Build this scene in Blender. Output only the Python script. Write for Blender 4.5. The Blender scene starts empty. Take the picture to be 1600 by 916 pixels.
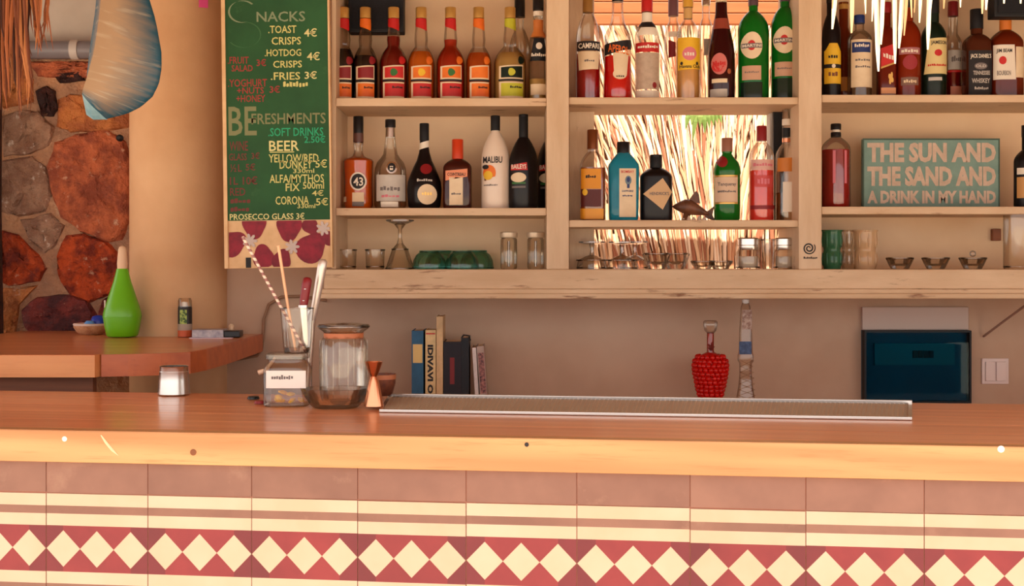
import bpy, bmesh, math, random
from mathutils import Vector
random.seed(7)
SC = bpy.context.scene
COL = SC.collection

# ------------------------------------------------------------------ camera, world, sun, exposure
F, H, EYE = 2000.0, 410.0, 1.42          # focal length in pixels of the 1600x916 frame, horizon row, eye height
cam_d = bpy.data.cameras.new('camera'); cam = bpy.data.objects.new('camera', cam_d); COL.objects.link(cam)
cam.location = (0, 0, EYE); cam.rotation_euler = (math.pi / 2, 0, 0)
cam_d.sensor_width = 36; cam_d.lens = F / 1600 * 36; cam_d.shift_y = (H - 458) / 1600
cam_d.clip_start = 0.05
SC.camera = cam
wd = bpy.data.worlds.new('world'); SC.world = wd; wd.use_nodes = True
bgn = wd.node_tree.nodes['Background']
bgn.inputs[0].default_value = (1.0, 0.97, 0.95, 1); bgn.inputs[1].default_value = 1.0
sd = bpy.data.lights.new('sun', 'SUN'); sun = bpy.data.objects.new('sun', sd); COL.objects.link(sun)
sd.energy = 5.0; sd.angle = math.radians(0.7); sd.color = (1.0, 0.94, 0.87)
sun.rotation_euler = (math.radians(24), 0, math.radians(14))     # high, from behind the camera
SC.view_settings.view_transform = 'Standard'; SC.view_settings.look = 'None'
SC.view_settings.gamma = 1; SC.view_settings.use_curve_mapping = False
SC.view_settings.exposure = 1.05

# ------------------------------------------------------------------ helpers
def X(px, Y): return (px - 800) / F * Y
def Z(py, Y): return EYE - (py - H) / F * Y
def S(d, Y): return d / F * Y
def lin(c):
    o = []
    for v in c[:3]:
        v /= 255.0
        o.append(v / 12.92 if v <= 0.04045 else ((v + 0.055) / 1.055) ** 2.4)
    return (*o, 1)

def tag(o, label=None, cat=None, group=None, kind=None):
    if label: o['label'] = label
    if cat: o['category'] = cat
    if group: o['group'] = group
    if kind: o['kind'] = kind
    return o

def empty(name, loc=(0, 0, 0), rz=0, parent=None):
    o = bpy.data.objects.new(name, None); COL.objects.link(o)
    o.location = loc; o.rotation_euler = (0, 0, rz); o.empty_display_size = 0.05
    if parent: o.parent = parent
    return o

def thing(name, label, cat, loc, rz=0, group=None):
    return tag(empty(name, loc, rz), label, cat, group)

class MB:
    def __init__(s): s.v = []; s.f = []; s.m = []
    def add(s, vs, fs, mi=0):
        b = len(s.v); s.v += [tuple(p) for p in vs]
        for f in fs: s.f.append([b + i for i in f]); s.m.append(mi)
        return s
    def box(s, x0, x1, y0, y1, z0, z1, mi=0):
        return s.add([(x0,y0,z0),(x1,y0,z0),(x1,y1,z0),(x0,y1,z0),(x0,y0,z1),(x1,y0,z1),(x1,y1,z1),(x0,y1,z1)],
                     [(0,3,2,1),(4,5,6,7),(0,1,5,4),(1,2,6,5),(2,3,7,6),(3,0,4,7)], mi)
    def rings(s, rs, close0=True, close1=True, mi=0):
        n = len(rs[0]); vs = [p for r in rs for p in r]; fs = []
        for i in range(len(rs) - 1):
            for j in range(n):
                k = (j + 1) % n
                fs.append((i*n+j, i*n+k, (i+1)*n+k, (i+1)*n+j))
        if close0: fs.append(tuple(range(n - 1, -1, -1)))
        if close1: fs.append(tuple((len(rs)-1)*n + j for j in range(n)))
        return s.add(vs, fs, mi)
    def lathe(s, prof, n=24, c=(0, 0), e=2, dr=1.0, close0=True, close1=True, mi=0):
        return s.rings([ring(r, z, n, e, dr, c) for r, z in prof], close0, close1, mi)
    def tube(s, pts, rad, n=8, mi=0):
        pts = [Vector(p) for p in pts]; rs = []
        if not isinstance(rad, (list, tuple)): rad = [rad] * len(pts)
        up = None
        for i, p in enumerate(pts):
            t = (pts[min(i+1, len(pts)-1)] - pts[max(i-1, 0)]).normalized()
            if up is None:
                up = Vector((0, 0, 1)) if abs(t.z) < 0.9 else Vector((1, 0, 0))
            a = t.cross(up).normalized(); b = t.cross(a).normalized(); up = -b if False else up
            rs.append([tuple(p + rad[i] * (math.cos(q) * a + math.sin(q) * b)) for q in [2*math.pi*k/n for k in range(n)]])
        return s.rings(rs, True, True, mi)
    def prism(s, poly, z0, z1, mi=0):          # poly in (x, y), counter-clockwise
        n = len(poly)
        vs = [(x, y, z0) for x, y in poly] + [(x, y, z1) for x, y in poly]
        fs = [tuple(range(n-1, -1, -1)), tuple(range(n, 2*n))] + [(i, (i+1) % n, n+(i+1) % n, n+i) for i in range(n)]
        return s.add(vs, fs, mi)
    def slab(s, poly, y0, y1, mi=0):           # poly in (x, z); y0 is the front
        n = len(poly)
        vs = [(x, y0, z) for x, z in poly] + [(x, y1, z) for x, z in poly]
        fs = [tuple(range(n)), tuple(range(2*n-1, n-1, -1))] + [(i, n+i, n+(i+1) % n, (i+1) % n) for i in range(n)]
        return s.add(vs, fs, mi)
    def ribbon(s, pts, w, side, mi=0):         # a thin flat tapering strip, slightly folded along its length
        vs = []; fs = []
        side = Vector(side)
        nrm = None
        for i, p in enumerate(pts):
            ww = w[i] if isinstance(w, (list, tuple)) else w
            p = Vector(p)
            vs += [p - side * ww / 2, p + Vector((0, -ww * 0.25, 0)), p + side * ww / 2]
        for i in range(len(pts) - 1):
            a = 3 * i
            fs += [(a, a+1, a+4, a+3), (a+1, a+2, a+5, a+4)]
        return s.add(vs, fs, mi)
    def mesh(s, name, mats, smooth=None, bevel=0):
        me = bpy.data.meshes.new(name)
        me.from_pydata(s.v, [], s.f)
        if not isinstance(mats, (list, tuple)): mats = [mats]
        for m in mats: me.materials.append(m)
        if len(mats) > 1: me.polygons.foreach_set('material_index', s.m)
        bm = bmesh.new(); bm.from_mesh(me)
        if bevel:
            bmesh.ops.bevel(bm, geom=list(bm.edges), offset=bevel, segments=2, affect='EDGES', profile=0.6)
        bmesh.ops.recalc_face_normals(bm, faces=bm.faces)
        bm.to_mesh(me); bm.free()
        if smooth is not None:
            me.polygons.foreach_set('use_smooth', [True] * len(me.polygons))
            me.set_sharp_from_angle(angle=math.radians(smooth))
        me.update()
        return me
    def build(s, name, mats, parent=None, loc=(0, 0, 0), rz=0, smooth=None, bevel=0):
        o = bpy.data.objects.new(name, s.mesh(name, mats, smooth, bevel)); COL.objects.link(o)
        o.location = loc; o.rotation_euler = (0, 0, rz)
        if parent: o.parent = parent
        return o

def ring(r, z, n=24, e=2.0, dr=1.0, c=(0, 0)):
    o = []
    for k in range(n):
        a = 2 * math.pi * (k + 0.5) / n
        ca, sa = math.cos(a), math.sin(a)
        o.append((c[0] + r * math.copysign(abs(ca) ** (2 / e), ca), c[1] + r * dr * math.copysign(abs(sa) ** (2 / e), sa), z))
    return o

# ------------------------------------------------------------------ materials
def nt(name):
    m = bpy.data.materials.new(name); m.use_nodes = True
    return m, m.node_tree, m.node_tree.nodes['Principled BSDF']

def coords(t, stretch):
    tc = t.nodes.new('ShaderNodeTexCoord'); mp = t.nodes.new('ShaderNodeMapping')
    mp.inputs['Scale'].default_value = stretch
    t.links.new(tc.outputs['Object'], mp.inputs[0])
    return mp.outputs[0]

def mix(t, fac, a, b, mode='MIX'):
    n = t.nodes.new('ShaderNodeMix'); n.data_type = 'RGBA'; n.blend_type = mode
    for sock, val in ((n.inputs[0], fac), (n.inputs[6], a), (n.inputs[7], b)):
        if hasattr(val, 'links'): t.links.new(val, sock)
        else: sock.default_value = val
    return n.outputs[2]

def noise(t, vec, scale, detail=4, rough=0.6):
    n = t.nodes.new('ShaderNodeTexNoise'); n.inputs['Scale'].default_value = scale
    n.inputs['Detail'].default_value = detail; n.inputs['Roughness'].default_value = rough
    if vec is not None: t.links.new(vec, n.inputs['Vector'])
    return n.outputs['Fac']

def ramp(t, fac, p0, p1):
    n = t.nodes.new('ShaderNodeMapRange'); n.inputs[1].default_value = p0; n.inputs[2].default_value = p1
    t.links.new(fac, n.inputs[0])
    return n.outputs[0]

def bumpn(t, h, strength, dist, p):
    b = t.nodes.new('ShaderNodeBump'); b.inputs['Strength'].default_value = strength; b.inputs['Distance'].default_value = dist
    t.links.new(h, b.inputs['Height']); t.links.new(b.outputs[0], p.inputs['Normal'])

def mat(name, c, rough=0.5, metal=0.0, c2=None, scale=8, stretch=(1, 1, 1), lo=0.35, hi=0.65, bump=0, bscale=None,
        coat=0, spot=None, spots=(0.66, 0.72), sscale=20, sstretch=None, rnd=0.0, ior=1.45):
    m, t, p = nt(name)
    p.inputs['Roughness'].default_value = rough; p.inputs['Metallic'].default_value = metal
    p.inputs['Coat Weight'].default_value = coat; p.inputs['Coat Roughness'].default_value = 0.12
    p.inputs['IOR'].default_value = ior
    col = lin(c)
    if c2 or bump or spot or rnd:
        vec = coords(t, stretch)
        if rnd:                                    # every piece gets its own part of the pattern
            oi0 = t.nodes.new('ShaderNodeObjectInfo'); sc0 = t.nodes.new('ShaderNodeVectorMath'); sc0.operation = 'SCALE'
            sc0.inputs[0].default_value = (9.1, 4.7, 13.3); t.links.new(oi0.outputs['Random'], sc0.inputs['Scale'])
            ad0 = t.nodes.new('ShaderNodeVectorMath'); ad0.operation = 'ADD'
            t.links.new(vec, ad0.inputs[0]); t.links.new(sc0.outputs[0], ad0.inputs[1]); vec = ad0.outputs[0]
        if c2: col = mix(t, ramp(t, noise(t, vec, scale), lo, hi), lin(c), lin(c2))
        if spot: 
            v2 = vec if rnd else coords(t, sstretch or stretch)
            col = mix(t, ramp(t, noise(t, v2, sscale, 5, 0.65), *spots), col, lin(spot))
        if rnd:
            oi = t.nodes.new('ShaderNodeObjectInfo'); hs = t.nodes.new('ShaderNodeHueSaturation')
            mr = t.nodes.new('ShaderNodeMapRange'); mr.inputs[3].default_value = 1 - rnd; mr.inputs[4].default_value = 1 + rnd
            t.links.new(oi.outputs['Random'], mr.inputs[0]); t.links.new(mr.outputs[0], hs.inputs['Value'])
            if hasattr(col, 'links'): t.links.new(col, hs.inputs['Color'])
            else: hs.inputs['Color'].default_value = col
            col = hs.outputs[0]
        if bump: bumpn(t, noise(t, vec, bscale or scale * 3), bump, 0.04 if bump >= 0.9 else 0.01, p)
    if hasattr(col, 'links'): t.links.new(col, p.inputs['Base Color'])
    else: p.inputs['Base Color'].default_value = col
    return m

def glass(name, c, edge=None, gloss=0.06, refl=0.55):     # thin-walled glass: tinted see-through wall with clear surface reflections
    m, t, p = nt(name); t.nodes.remove(p)
    out = t.nodes['Material Output']
    lw = t.nodes.new('ShaderNodeLayerWeight'); lw.inputs[0].default_value = 0.35
    tr = t.nodes.new('ShaderNodeBsdfTransparent'); gl = t.nodes.new('ShaderNodeBsdfGlossy'); gl.inputs['Roughness'].default_value = gloss
    edge = edge or tuple(v * 0.55 for v in c)
    pw = t.nodes.new('ShaderNodeMath'); pw.operation = 'POWER'; pw.inputs[1].default_value = 2.0
    t.links.new(lw.outputs['Facing'], pw.inputs[0])
    t.links.new(mix(t, pw.outputs[0], lin(c), lin(edge)), tr.inputs[0])
    ms = t.nodes.new('ShaderNodeMixShader'); mr = t.nodes.new('ShaderNodeMath'); mr.operation = 'MULTIPLY_ADD'
    mr.inputs[1].default_value = refl; mr.inputs[2].default_value = refl * 0.08
    t.links.new(lw.outputs['Fresnel'], mr.inputs[0])
    t.links.new(mr.outputs[0], ms.inputs[0]); t.links.new(tr.outputs[0], ms.inputs[1]); t.links.new(gl.outputs[0], ms.inputs[2])
    t.links.new(ms.outputs[0], out.inputs['Surface'])
    return m

def liquid(name, c, see=0.35):                 # coloured drink: lets light through and scatters some of it
    m, t, p = nt(name); out = t.nodes['Material Output']
    p.inputs['Base Color'].default_value = lin(c); p.inputs['Roughness'].default_value = 0.08
    tl = t.nodes.new('ShaderNodeBsdfTranslucent'); tl.inputs[0].default_value = lin(c)
    tr = t.nodes.new('ShaderNodeBsdfTransparent'); tr.inputs[0].default_value = lin(c)
    a = t.nodes.new('ShaderNodeMixShader'); a.inputs[0].default_value = 0.22
    t.links.new(p.outputs[0], a.inputs[1]); t.links.new(tl.outputs[0], a.inputs[2])
    b = t.nodes.new('ShaderNodeMixShader'); b.inputs[0].default_value = see * 0.6
    t.links.new(a.outputs[0], b.inputs[1]); t.links.new(tr.outputs[0], b.inputs[2])
    t.links.new(b.outputs[0], out.inputs['Surface'])
    return m

def wood(name, c, c2, axis='x', scale=3.0, rough=0.35, coat=0.0, knot=None, rnd=0.05, ring_amt=0.5):
    m, t, p = nt(name)
    st = {'x': (0.6, 9, 9), 'y': (9, 0.6, 9), 'z': (9, 9, 0.6)}[axis]
    oi = t.nodes.new('ShaderNodeObjectInfo')
    tc = t.nodes.new('ShaderNodeTexCoord'); ad = t.nodes.new('ShaderNodeVectorMath'); ad.operation = 'ADD'
    sc = t.nodes.new('ShaderNodeVectorMath'); sc.operation = 'SCALE'; sc.inputs[0].default_value = (7.3, 3.1, 5.7)
    t.links.new(oi.outputs['Random'], sc.inputs['Scale'])
    t.links.new(tc.outputs['Object'], ad.inputs[0]); t.links.new(sc.outputs[0], ad.inputs[1])
    mp = t.nodes.new('ShaderNodeMapping'); mp.inputs['Scale'].default_value = st
    t.links.new(ad.outputs[0], mp.inputs[0])
    n1 = noise(t, mp.outputs[0], scale, 3, 0.5)
    w = t.nodes.new('ShaderNodeTexWave'); w.wave_type = 'BANDS'; w.bands_direction = 'DIAGONAL'
    w.inputs['Scale'].default_value = scale * 0.55; w.inputs['Distortion'].default_value = 6; w.inputs['Detail'].default_value = 2
    w.inputs['Detail Scale'].default_value = 0.8
    t.links.new(mp.outputs[0], w.inputs['Vector'])
    col = mix(t, ramp(t, n1, 0.3, 0.75), lin(c), lin(c2))
    fine = noise(t, mp.outputs[0], scale * 8, 3, 0.6)
    col = mix(t, ring_amt * 0.5, col, mix(t, w.outputs['Fac'], lin(c), lin(c2)))
    col = mix(t, ramp(t, fine, 0.55, 0.9), col, lin(c2))
    if knot:
        v = t.nodes.new('ShaderNodeTexVoronoi'); v.inputs['Scale'].default_value = 4.0
        mk = t.nodes.new('ShaderNodeMapping'); mk.inputs['Scale'].default_value = {'x': (0.45, 1, 1), 'y': (1, 0.45, 1), 'z': (1, 1, 0.45)}[axis]
        t.links.new(ad.outputs[0], mk.inputs[0]); t.links.new(mk.outputs[0], v.inputs['Vector'])
        col = mix(t, ramp(t, v.outputs['Distance'], 0.055, 0.03), col, lin(knot))
    hs = t.nodes.new('ShaderNodeHueSaturation'); mr = t.nodes.new('ShaderNodeMapRange')
    mr.inputs[3].default_value = 1 - rnd; mr.inputs[4].default_value = 1 + rnd
    t.links.new(oi.outputs['Random'], mr.inputs[0]); t.links.new(mr.outputs[0], hs.inputs['Value']); t.links.new(col, hs.inputs['Color'])
    t.links.new(hs.outputs[0], p.inputs['Base Color'])
    p.inputs['Roughness'].default_value = rough; p.inputs['Coat Weight'].default_value = coat; p.inputs['Coat Roughness'].default_value = 0.15
    bumpn(t, fine, 0.08, 0.004, p)
    return m

# ---- lettering: flat print made from the built-in font
_TXT = {}
def text_data(s, bold=0.0):
    key = (s, bold)
    if s[0] == '~' and key not in _TXT:            # print too small to read: a row of uneven marks
        rr = random.Random(s); n = int(s[1:]); vs = []; fs = []
        for i in range(n):
            a, b = (i + 0.06) / n, (i + rr.uniform(.7, .96)) / n; lo, hi = rr.uniform(.05, .25), rr.uniform(.6, .95); d = rr.uniform(-.08, .08)
            k = len(vs); vs += [(a, lo), ((a + b) / 2, lo - d), (b, lo + d), (b, hi), ((a + b) / 2, hi + d), (a, hi - d)]; fs.append(list(range(k, k + 6)))
        _TXT[key] = (vs, fs)
    if key not in _TXT:
        cu = bpy.data.curves.new('lettering', 'FONT'); cu.body = s; cu.resolution_u = 2; cu.offset = bold
        ob = bpy.data.objects.new('lettering', cu); COL.objects.link(ob)
        dg = bpy.context.evaluated_depsgraph_get()
        me = bpy.data.meshes.new_from_object(ob.evaluated_get(dg))
        vs = [v.co.copy() for v in me.vertices]; fs = [list(p.vertices) for p in me.polygons]
        bpy.data.objects.remove(ob); bpy.data.curves.remove(cu); bpy.data.meshes.remove(me)
        x0 = min(v.x for v in vs); x1 = max(v.x for v in vs); y0 = min(v.y for v in vs); y1 = max(v.y for v in vs)
        _TXT[key] = ([((v.x - x0) / (x1 - x0), (v.y - y0) / (y1 - y0)) for v in vs], fs)
    return _TXT[key]

def text_flat(s, x0, z0, x1, z1, y, name, m, parent, bold=0.01, rot=0, depth=0, shear=0):
    """print s into the rectangle (x0,z0)-(x1,z1) of a plane facing the front; rot=1 reads downwards"""
    vs, fs = text_data(s, bold)
    def mp(u, w):
        if rot == 1: return (x0 + w * (x1 - x0), y, z1 - u * (z1 - z0))
        return (x0 + u * (x1 - x0) + shear * w, y, z0 + w * (z1 - z0))
    b = MB(); b.add([mp(u, w) for u, w in vs], fs)
    me = bpy.data.meshes.new(name); me.from_pydata(b.v, [], b.f); me.materials.append(m)
    o = bpy.data.objects.new(name, me); COL.objects.link(o); o.parent = parent
    return o

# ---- shared materials
CREAM = mat('painted shelf wood', (224, 192, 156), 0.55, c2=(206, 170, 132), scale=3, stretch=(1, 1, 4), bump=0.15, bscale=14,
            spot=(140, 96, 66), spots=(0.60, 0.70), sscale=9, sstretch=(0.6, 1, 4))
WALL = mat('beige plaster', (206, 174, 148), 0.85, c2=(192, 158, 132), scale=2.2, bump=0.25, bscale=9, spot=(170, 132, 100), spots=(0.7, 0.85), sscale=4)
GREYW = mat('grey white plaster', (206, 196, 184), 0.85, c2=(184, 174, 162), scale=3, bump=0.3, bscale=10)
COLUMN = mat('cream column plaster', (222, 180, 136), 0.8, c2=(206, 160, 116), scale=2.5, bump=0.35, bscale=7, spot=(160, 112, 78), spots=(0.74, 0.8), sscale=9)
PINE = wood('varnished pine top', (230, 156, 104), (200, 118, 72), 'x', 2.2, 0.30, 0.35, knot=(120, 60, 30), rnd=0.05)
PINE_EDGE = wood('pale pine edge', (202, 150, 98), (160, 102, 54), 'x', 2.0, 0.45, 0.1, knot=(130, 72, 36), rnd=0.02, ring_amt=0.7)
TABLEW = wood('orange brown table wood', (232, 160, 104), (204, 124, 74), 'x', 2.0, 0.32, 0.3, rnd=0.09)
TABLEEDGE = wood('dark orange table edge', (206, 106, 52), (176, 82, 38), 'x', 2.0, 0.4, 0.2, rnd=0.03)
TABLELIGHT = wood('light table edge', (236, 160, 96), (214, 132, 72), 'x', 2.0, 0.4, 0.2, rnd=0.03)
BROWNW = wood('worn brown wood', (150, 86, 50), (112, 60, 36), 'x', 3, 0.6)
GROUT = mat('grout', (168, 108, 88), 0.9)
T_BROWN = mat('brown cement tile', (134, 94, 79), 0.6, c2=(120, 82, 69), scale=7, rnd=0.05, spot=(142, 104, 87), spots=(0.6, 0.75), sscale=12)
T_CREAM = mat('cream cement tile', (202, 170, 146), 0.55, c2=(194, 161, 134), scale=6, rnd=.02)
T_RED = mat('red cement tile', (134, 44, 47), 0.55, c2=(120, 37, 42), scale=8, rnd=0.06)
T_DRED = mat('dark red cement tile', (112, 36, 42), 0.55, c2=(100, 32, 38), scale=8, rnd=0.06)
STEEL = mat('brushed steel', (214, 206, 198), 0.25, 1.0)
DULLM = mat('dull aluminium', (178, 142, 112), 0.45, 0.8)
COPPER = mat('copper', (222, 150, 112), 0.22, 1.0)
BLACK = mat('black plastic', (22, 20, 22), 0.35)
BLACKM = mat('matt black', (16, 16, 20), 0.6)
WHITE = mat('white print', (240, 226, 206), 0.6)
PAPER = mat('cream paper label', (238, 214, 178), 0.6, c2=(226, 198, 160), scale=14)
PALEP = mat('pale grey label', (206, 196, 184), 0.6, c2=(190, 180, 168), scale=14)
GOLD = mat('gold foil', (224, 176, 96), 0.35, 0.6)
YELLOW = mat('yellow print', (238, 190, 40), 0.5, c2=(228, 168, 30), scale=10)
LIME = mat('lime yellow label', (202, 196, 48), 0.5, c2=(184, 182, 40), scale=10)
ORANGE = mat('orange print', (238, 122, 26), 0.5, c2=(222, 92, 20), scale=12)
RED = mat('red print', (206, 34, 30), 0.45, c2=(186, 26, 26), scale=12)
DRED = mat('dark red print', (140, 24, 28), 0.45)
BLUEP = mat('navy print', (32, 52, 110), 0.5)
INK = mat('black ink', (30, 24, 26), 0.6)
GREYINK = mat('grey ink', (120, 108, 104), 0.6)
PINK = mat('pink print', (222, 120, 130), 0.5)
GREENP = mat('green print', (52, 110, 48), 0.5)
CLEAR = glass('clear glass', (253, 251, 248), (190, 178, 168))
CLEARG = glass('greyish clear glass', (250, 246, 240), (166, 152, 142))
FROST = mat('frosted white glass', (236, 214, 192), 0.35, coat=0.3)
SMOKE = glass('smoky glass', (236, 226, 218), (140, 126, 118))
DARKG = mat('almost black glass', (18, 10, 12), 0.3, ior=1.35)
DKRED = liquid('dark red drink', (136, 14, 10), 0.15)
GREENG = liquid('green glass body', (20, 124, 34), 0.35)
DKGREEN = mat('dark green glass', (14, 30, 18), 0.3, ior=1.35)
TEALG = glass('teal glass', (188, 236, 226), (56, 160, 150))
BLUEG = liquid('blue glass body', (40, 156, 182), 0.45)
AMBER = liquid('amber drink', (232, 116, 24), 0.35)
ORNG = liquid('orange drink', (250, 112, 8), 0.3)
REDL = liquid('red drink', (240, 20, 16), 0.3)
REDL2 = liquid('deep red drink', (190, 16, 20), 0.25)
PINKL = liquid('pink red drink', (250, 84, 70), 0.4)
BROWNL = liquid('brown drink', (128, 46, 18), 0.25)
YELL = liquid('pale golden drink', (232, 190, 110), 0.6)
DARKWOOD = mat('dark trunk bark', (66, 34, 22), 0.9, c2=(40, 22, 16), scale=12, bump=0.6)

# ================================================================== THE SETTING
YS, YW, YB = 4.00, 4.30, 4.12       # shelf front, back wall, row of bottles
struct = lambda o, label: tag(o, label, None, None, 'structure')

SAND = mat('sand', (226, 210, 188), 0.95, c2=(212, 192, 166), scale=3, bump=0.3)
struct(MB().box(-14, 14, -16, 1.9, -0.1, 0).build('ground_sand', SAND), 'pale beach sand in front of the bar')
DECK = mat('concrete floor', (176, 150, 124), 0.8, c2=(156, 130, 106), scale=3)
struct(MB().box(-14, 14, 1.9, 12, -0.1, 0).build('floor', DECK), 'concrete floor behind and under the bar')

# back wall with an opening behind the middle bay
wb = MB()
hx0, hx1, hz0, hz1 = X(925, YW), X(1247, YW), Z(423, YW), 2.52
wb.box(-1.10, hx0, YW, YW + 0.12, 0, 2.7).box(hx1, 3.0, YW, YW + 0.12, 0, 2.7)
wb.box(hx0, hx1, YW, YW + 0.12, 0, hz0).box(hx0, hx1, YW, YW + 0.12, hz1, 2.7)
struct(wb.build('wall_back', WALL), 'beige plaster back wall of the bar')
rv = MB().box(X(1203, 4.24), X(1247, 4.24), 4.24, 4.30, Z(343, 4.24), Z(166, 4.24))
struct(rv.build('trim_1', GREYW, bevel=0.003), 'grey board closing the opening behind the middle shelf')

struct(MB().box(2.45, 2.6, 2.95, 4.42, 0, 2.7).build('light_block_wall', WALL), 'added beige side wall blocking light at the end of the bar')  # unseen wall, added to keep side light off the right bay

# round column
cl = MB().lathe([(0.161, 0), (0.161, 2.7)], 64)
struct(cl.build('column', COLUMN, None, (X(280, 4.3), 4.3, 0), smooth=30), 'round cream plaster column beside the stone wall')

# stone wall (mortar body with separate stones) and the plaster above it
MORT = mat('rough mortar', (196, 146, 108), 0.95, c2=(160, 122, 98), scale=7, bump=0.9, bscale=22, spot=(206, 168, 136), spots=(0.58, 0.72), sscale=11)
YST = 4.52
wl = struct(MB().box(-2.6, X(280, YST), YST, YST + 0.3, 0, Z(93, YST)).build('wall_left', MORT), 'rubble stone wall of red and brown stones behind the corner table')
struct(MB().box(-2.6, X(280, YST), YST + 0.06, YST + 0.3, Z(93, YST), 2.7).build('wall_left_upper', GREYW), 'grey white plaster wall above the stone wall')

def stone_mat(i, c, c2, sp=(206, 160, 130)):
    return mat('stone %d' % i, c, 0.85, c2=c2, scale=14, bump=1.0, bscale=18, spot=sp, spots=(0.62, 0.72), sscale=26, lo=0.4, hi=0.6)
ST = [stone_mat(0, (192, 104, 66), (140, 70, 48)), stone_mat(1, (190, 76, 30), (116, 40, 24)), stone_mat(2, (130, 56, 50), (80, 42, 44)),
      stone_mat(3, (168, 132, 108), (138, 102, 82), (214, 196, 180)), stone_mat(4, (196, 122, 66), (160, 92, 54)), stone_mat(5, (70, 34, 28), (46, 26, 26))]
stones = [
    (0, [(76,262),(88,225),(118,212),(165,204),(196,222),(203,260),(203,340),(190,372),(166,378),(126,360),(96,338),(82,300)], 0.07),
    (1, [(90,402),(104,370),(132,366),(166,376),(186,398),(194,428),(176,458),(140,472),(112,462),(92,430)], 0.06),
    (1, [(4,362),(30,368),(60,398),(72,420),(62,440),(14,446),(2,440)], 0.05),
    (2, [(34,486),(58,464),(110,460),(138,470),(150,492),(146,522),(52,526),(40,512)], 0.06),
    (3, [(6,182),(40,172),(62,176),(84,200),(76,228),(48,240),(8,244)], 0.05),
    (4, [(92,158),(110,148),(150,150),(198,146),(204,200),(150,206),(112,206),(90,196)], 0.045),
    (0, [(48,98),(90,96),(134,96),(190,98),(200,118),(120,122),(60,120)], 0.04),
    (5, [(84,116),(128,114),(134,126),(94,130)], 0.05),
    (5, [(58,142),(72,134),(86,142),(92,166),(84,182),(66,182)], 0.055),
    (3, [(4,252),(50,246),(72,262),(80,306),(70,330),(30,338),(2,330)], 0.04),
    (2, [(160,470),(182,458),(202,434),(206,470),(206,524),(162,522),(154,496)], 0.05),
    (4, [(4,452),(60,446),(30,478),(26,520),(4,522)], 0.04),
    (3, [(34,344),(80,334),(100,352),(88,384),(70,396),(44,372)], 0.035),
    (0, [(-60,180),(-6,176),(-4,300),(-50,320)], 0.05), (1, [(-70,330),(-6,326),(-6,440),(-60,450)], 0.05),
    (4, [(-10,102),(40,98),(52,124),(52,160),(6,170),(-10,150)], 0.04),
]
rs = random.Random(3)
for mi, poly, dep in stones:
    pts = [Vector((X(a, YST), Z(b, YST))) for a, b in poly]
    # outline with a few extra wobbly points
    out = []
    for i in range(len(pts)):
        a, b = pts[i], pts[(i + 1) % len(pts)]
        for k in range(3):
            q = a.lerp(b, k / 3); out.append(q + Vector((rs.uniform(-1, 1), rs.uniform(-1, 1))) * 0.003)
    c = sum(out, Vector((0, 0))) / len(out)
    rr = []
    for sc_, d in ((1.03, 0.0), (1.0, 0.55), (0.95, 0.88), (0.78, 0.97), (0.5, 1.0), (0.2, 0.95)):
        rr.append([(c.x + (p.x - c.x) * sc_, -dep * .32 * d + rs.uniform(-1, 1) * 0.009 * (d > 0.5), c.y + (p.y - c.y) * sc_) for p in out])
    MB().rings(rr, False, True).build('stone', ST[mi], wl, (0, YST, 0), smooth=50)

# grey drain pipe along the top of the stone wall
PIPE = mat('grey plastic pipe', (124, 120, 126), 0.4)
pz, pr = Z(78, 4.49), S(14, 4.49)
pp = thing('drain_pipe', 'grey plastic pipe running along the top of the stone wall', 'pipe', (0, 4.49, pz))
MB().tube([(-2.6, 0, 0), (-1.35, 0, 0)], pr, 20).build('pipe', PIPE, pp, smooth=40)
MB().tube([(X(112, 4.49), 0, 0), (X(124, 4.49), 0, 0)], pr * 1.12, 20).build('collar', mat('pale pipe collar', (190, 182, 176), 0.4), pp, smooth=40)

# thatched roof over the bar (above the frame; its fringe hangs into view)
TH = mat('shaded thatch', (176, 124, 74), 0.9, c2=(138, 92, 54), scale=5, stretch=(6, 1, 1), bump=0.6)
rf = MB().add([(-4, 1.5, 2.12), (4, 1.5, 2.12), (4, 4.75, 2.72), (-4, 4.75, 2.72), (-4, 1.5, 2.26), (4, 1.5, 2.26), (4, 4.75, 2.86), (-4, 4.75, 2.86)],
              [(0,3,2,1),(4,5,6,7),(0,1,5,4),(1,2,6,5),(2,3,7,6),(3,0,4,7)])
struct(rf.build('roof', TH), 'thatched roof sheltering the bar')

# ================================================================== BAR
BA = -math.radians(7.2)
BO = (0, 2.31, 0)
TOP = 1.103; TH_TOP = 0.061
def bar(s, v): return (BO[0] + s * math.cos(BA) - v * math.sin(BA), BO[1] + s * math.sin(BA) + v * math.cos(BA))
wt = thing('bar_worktop', 'long varnished pine bar top with pale front edge', 'bar top', BO, BA)
MB().box(-2.0, 2.0, 0, 0.035, TOP - TH_TOP, TOP).build('edge_board', PINE_EDGE, wt, bevel=0.003)
pw_ = (0.69 - 0.036) / 5
for i in range(5):
    v0 = 0.036 + i * pw_
    MB().box(-2.0, 2.0, v0 + 0.0006, v0 + pw_ - 0.0006, TOP - 0.045, TOP - 0.0004).build('plank', PINE, wt, bevel=0.0012)
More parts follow.
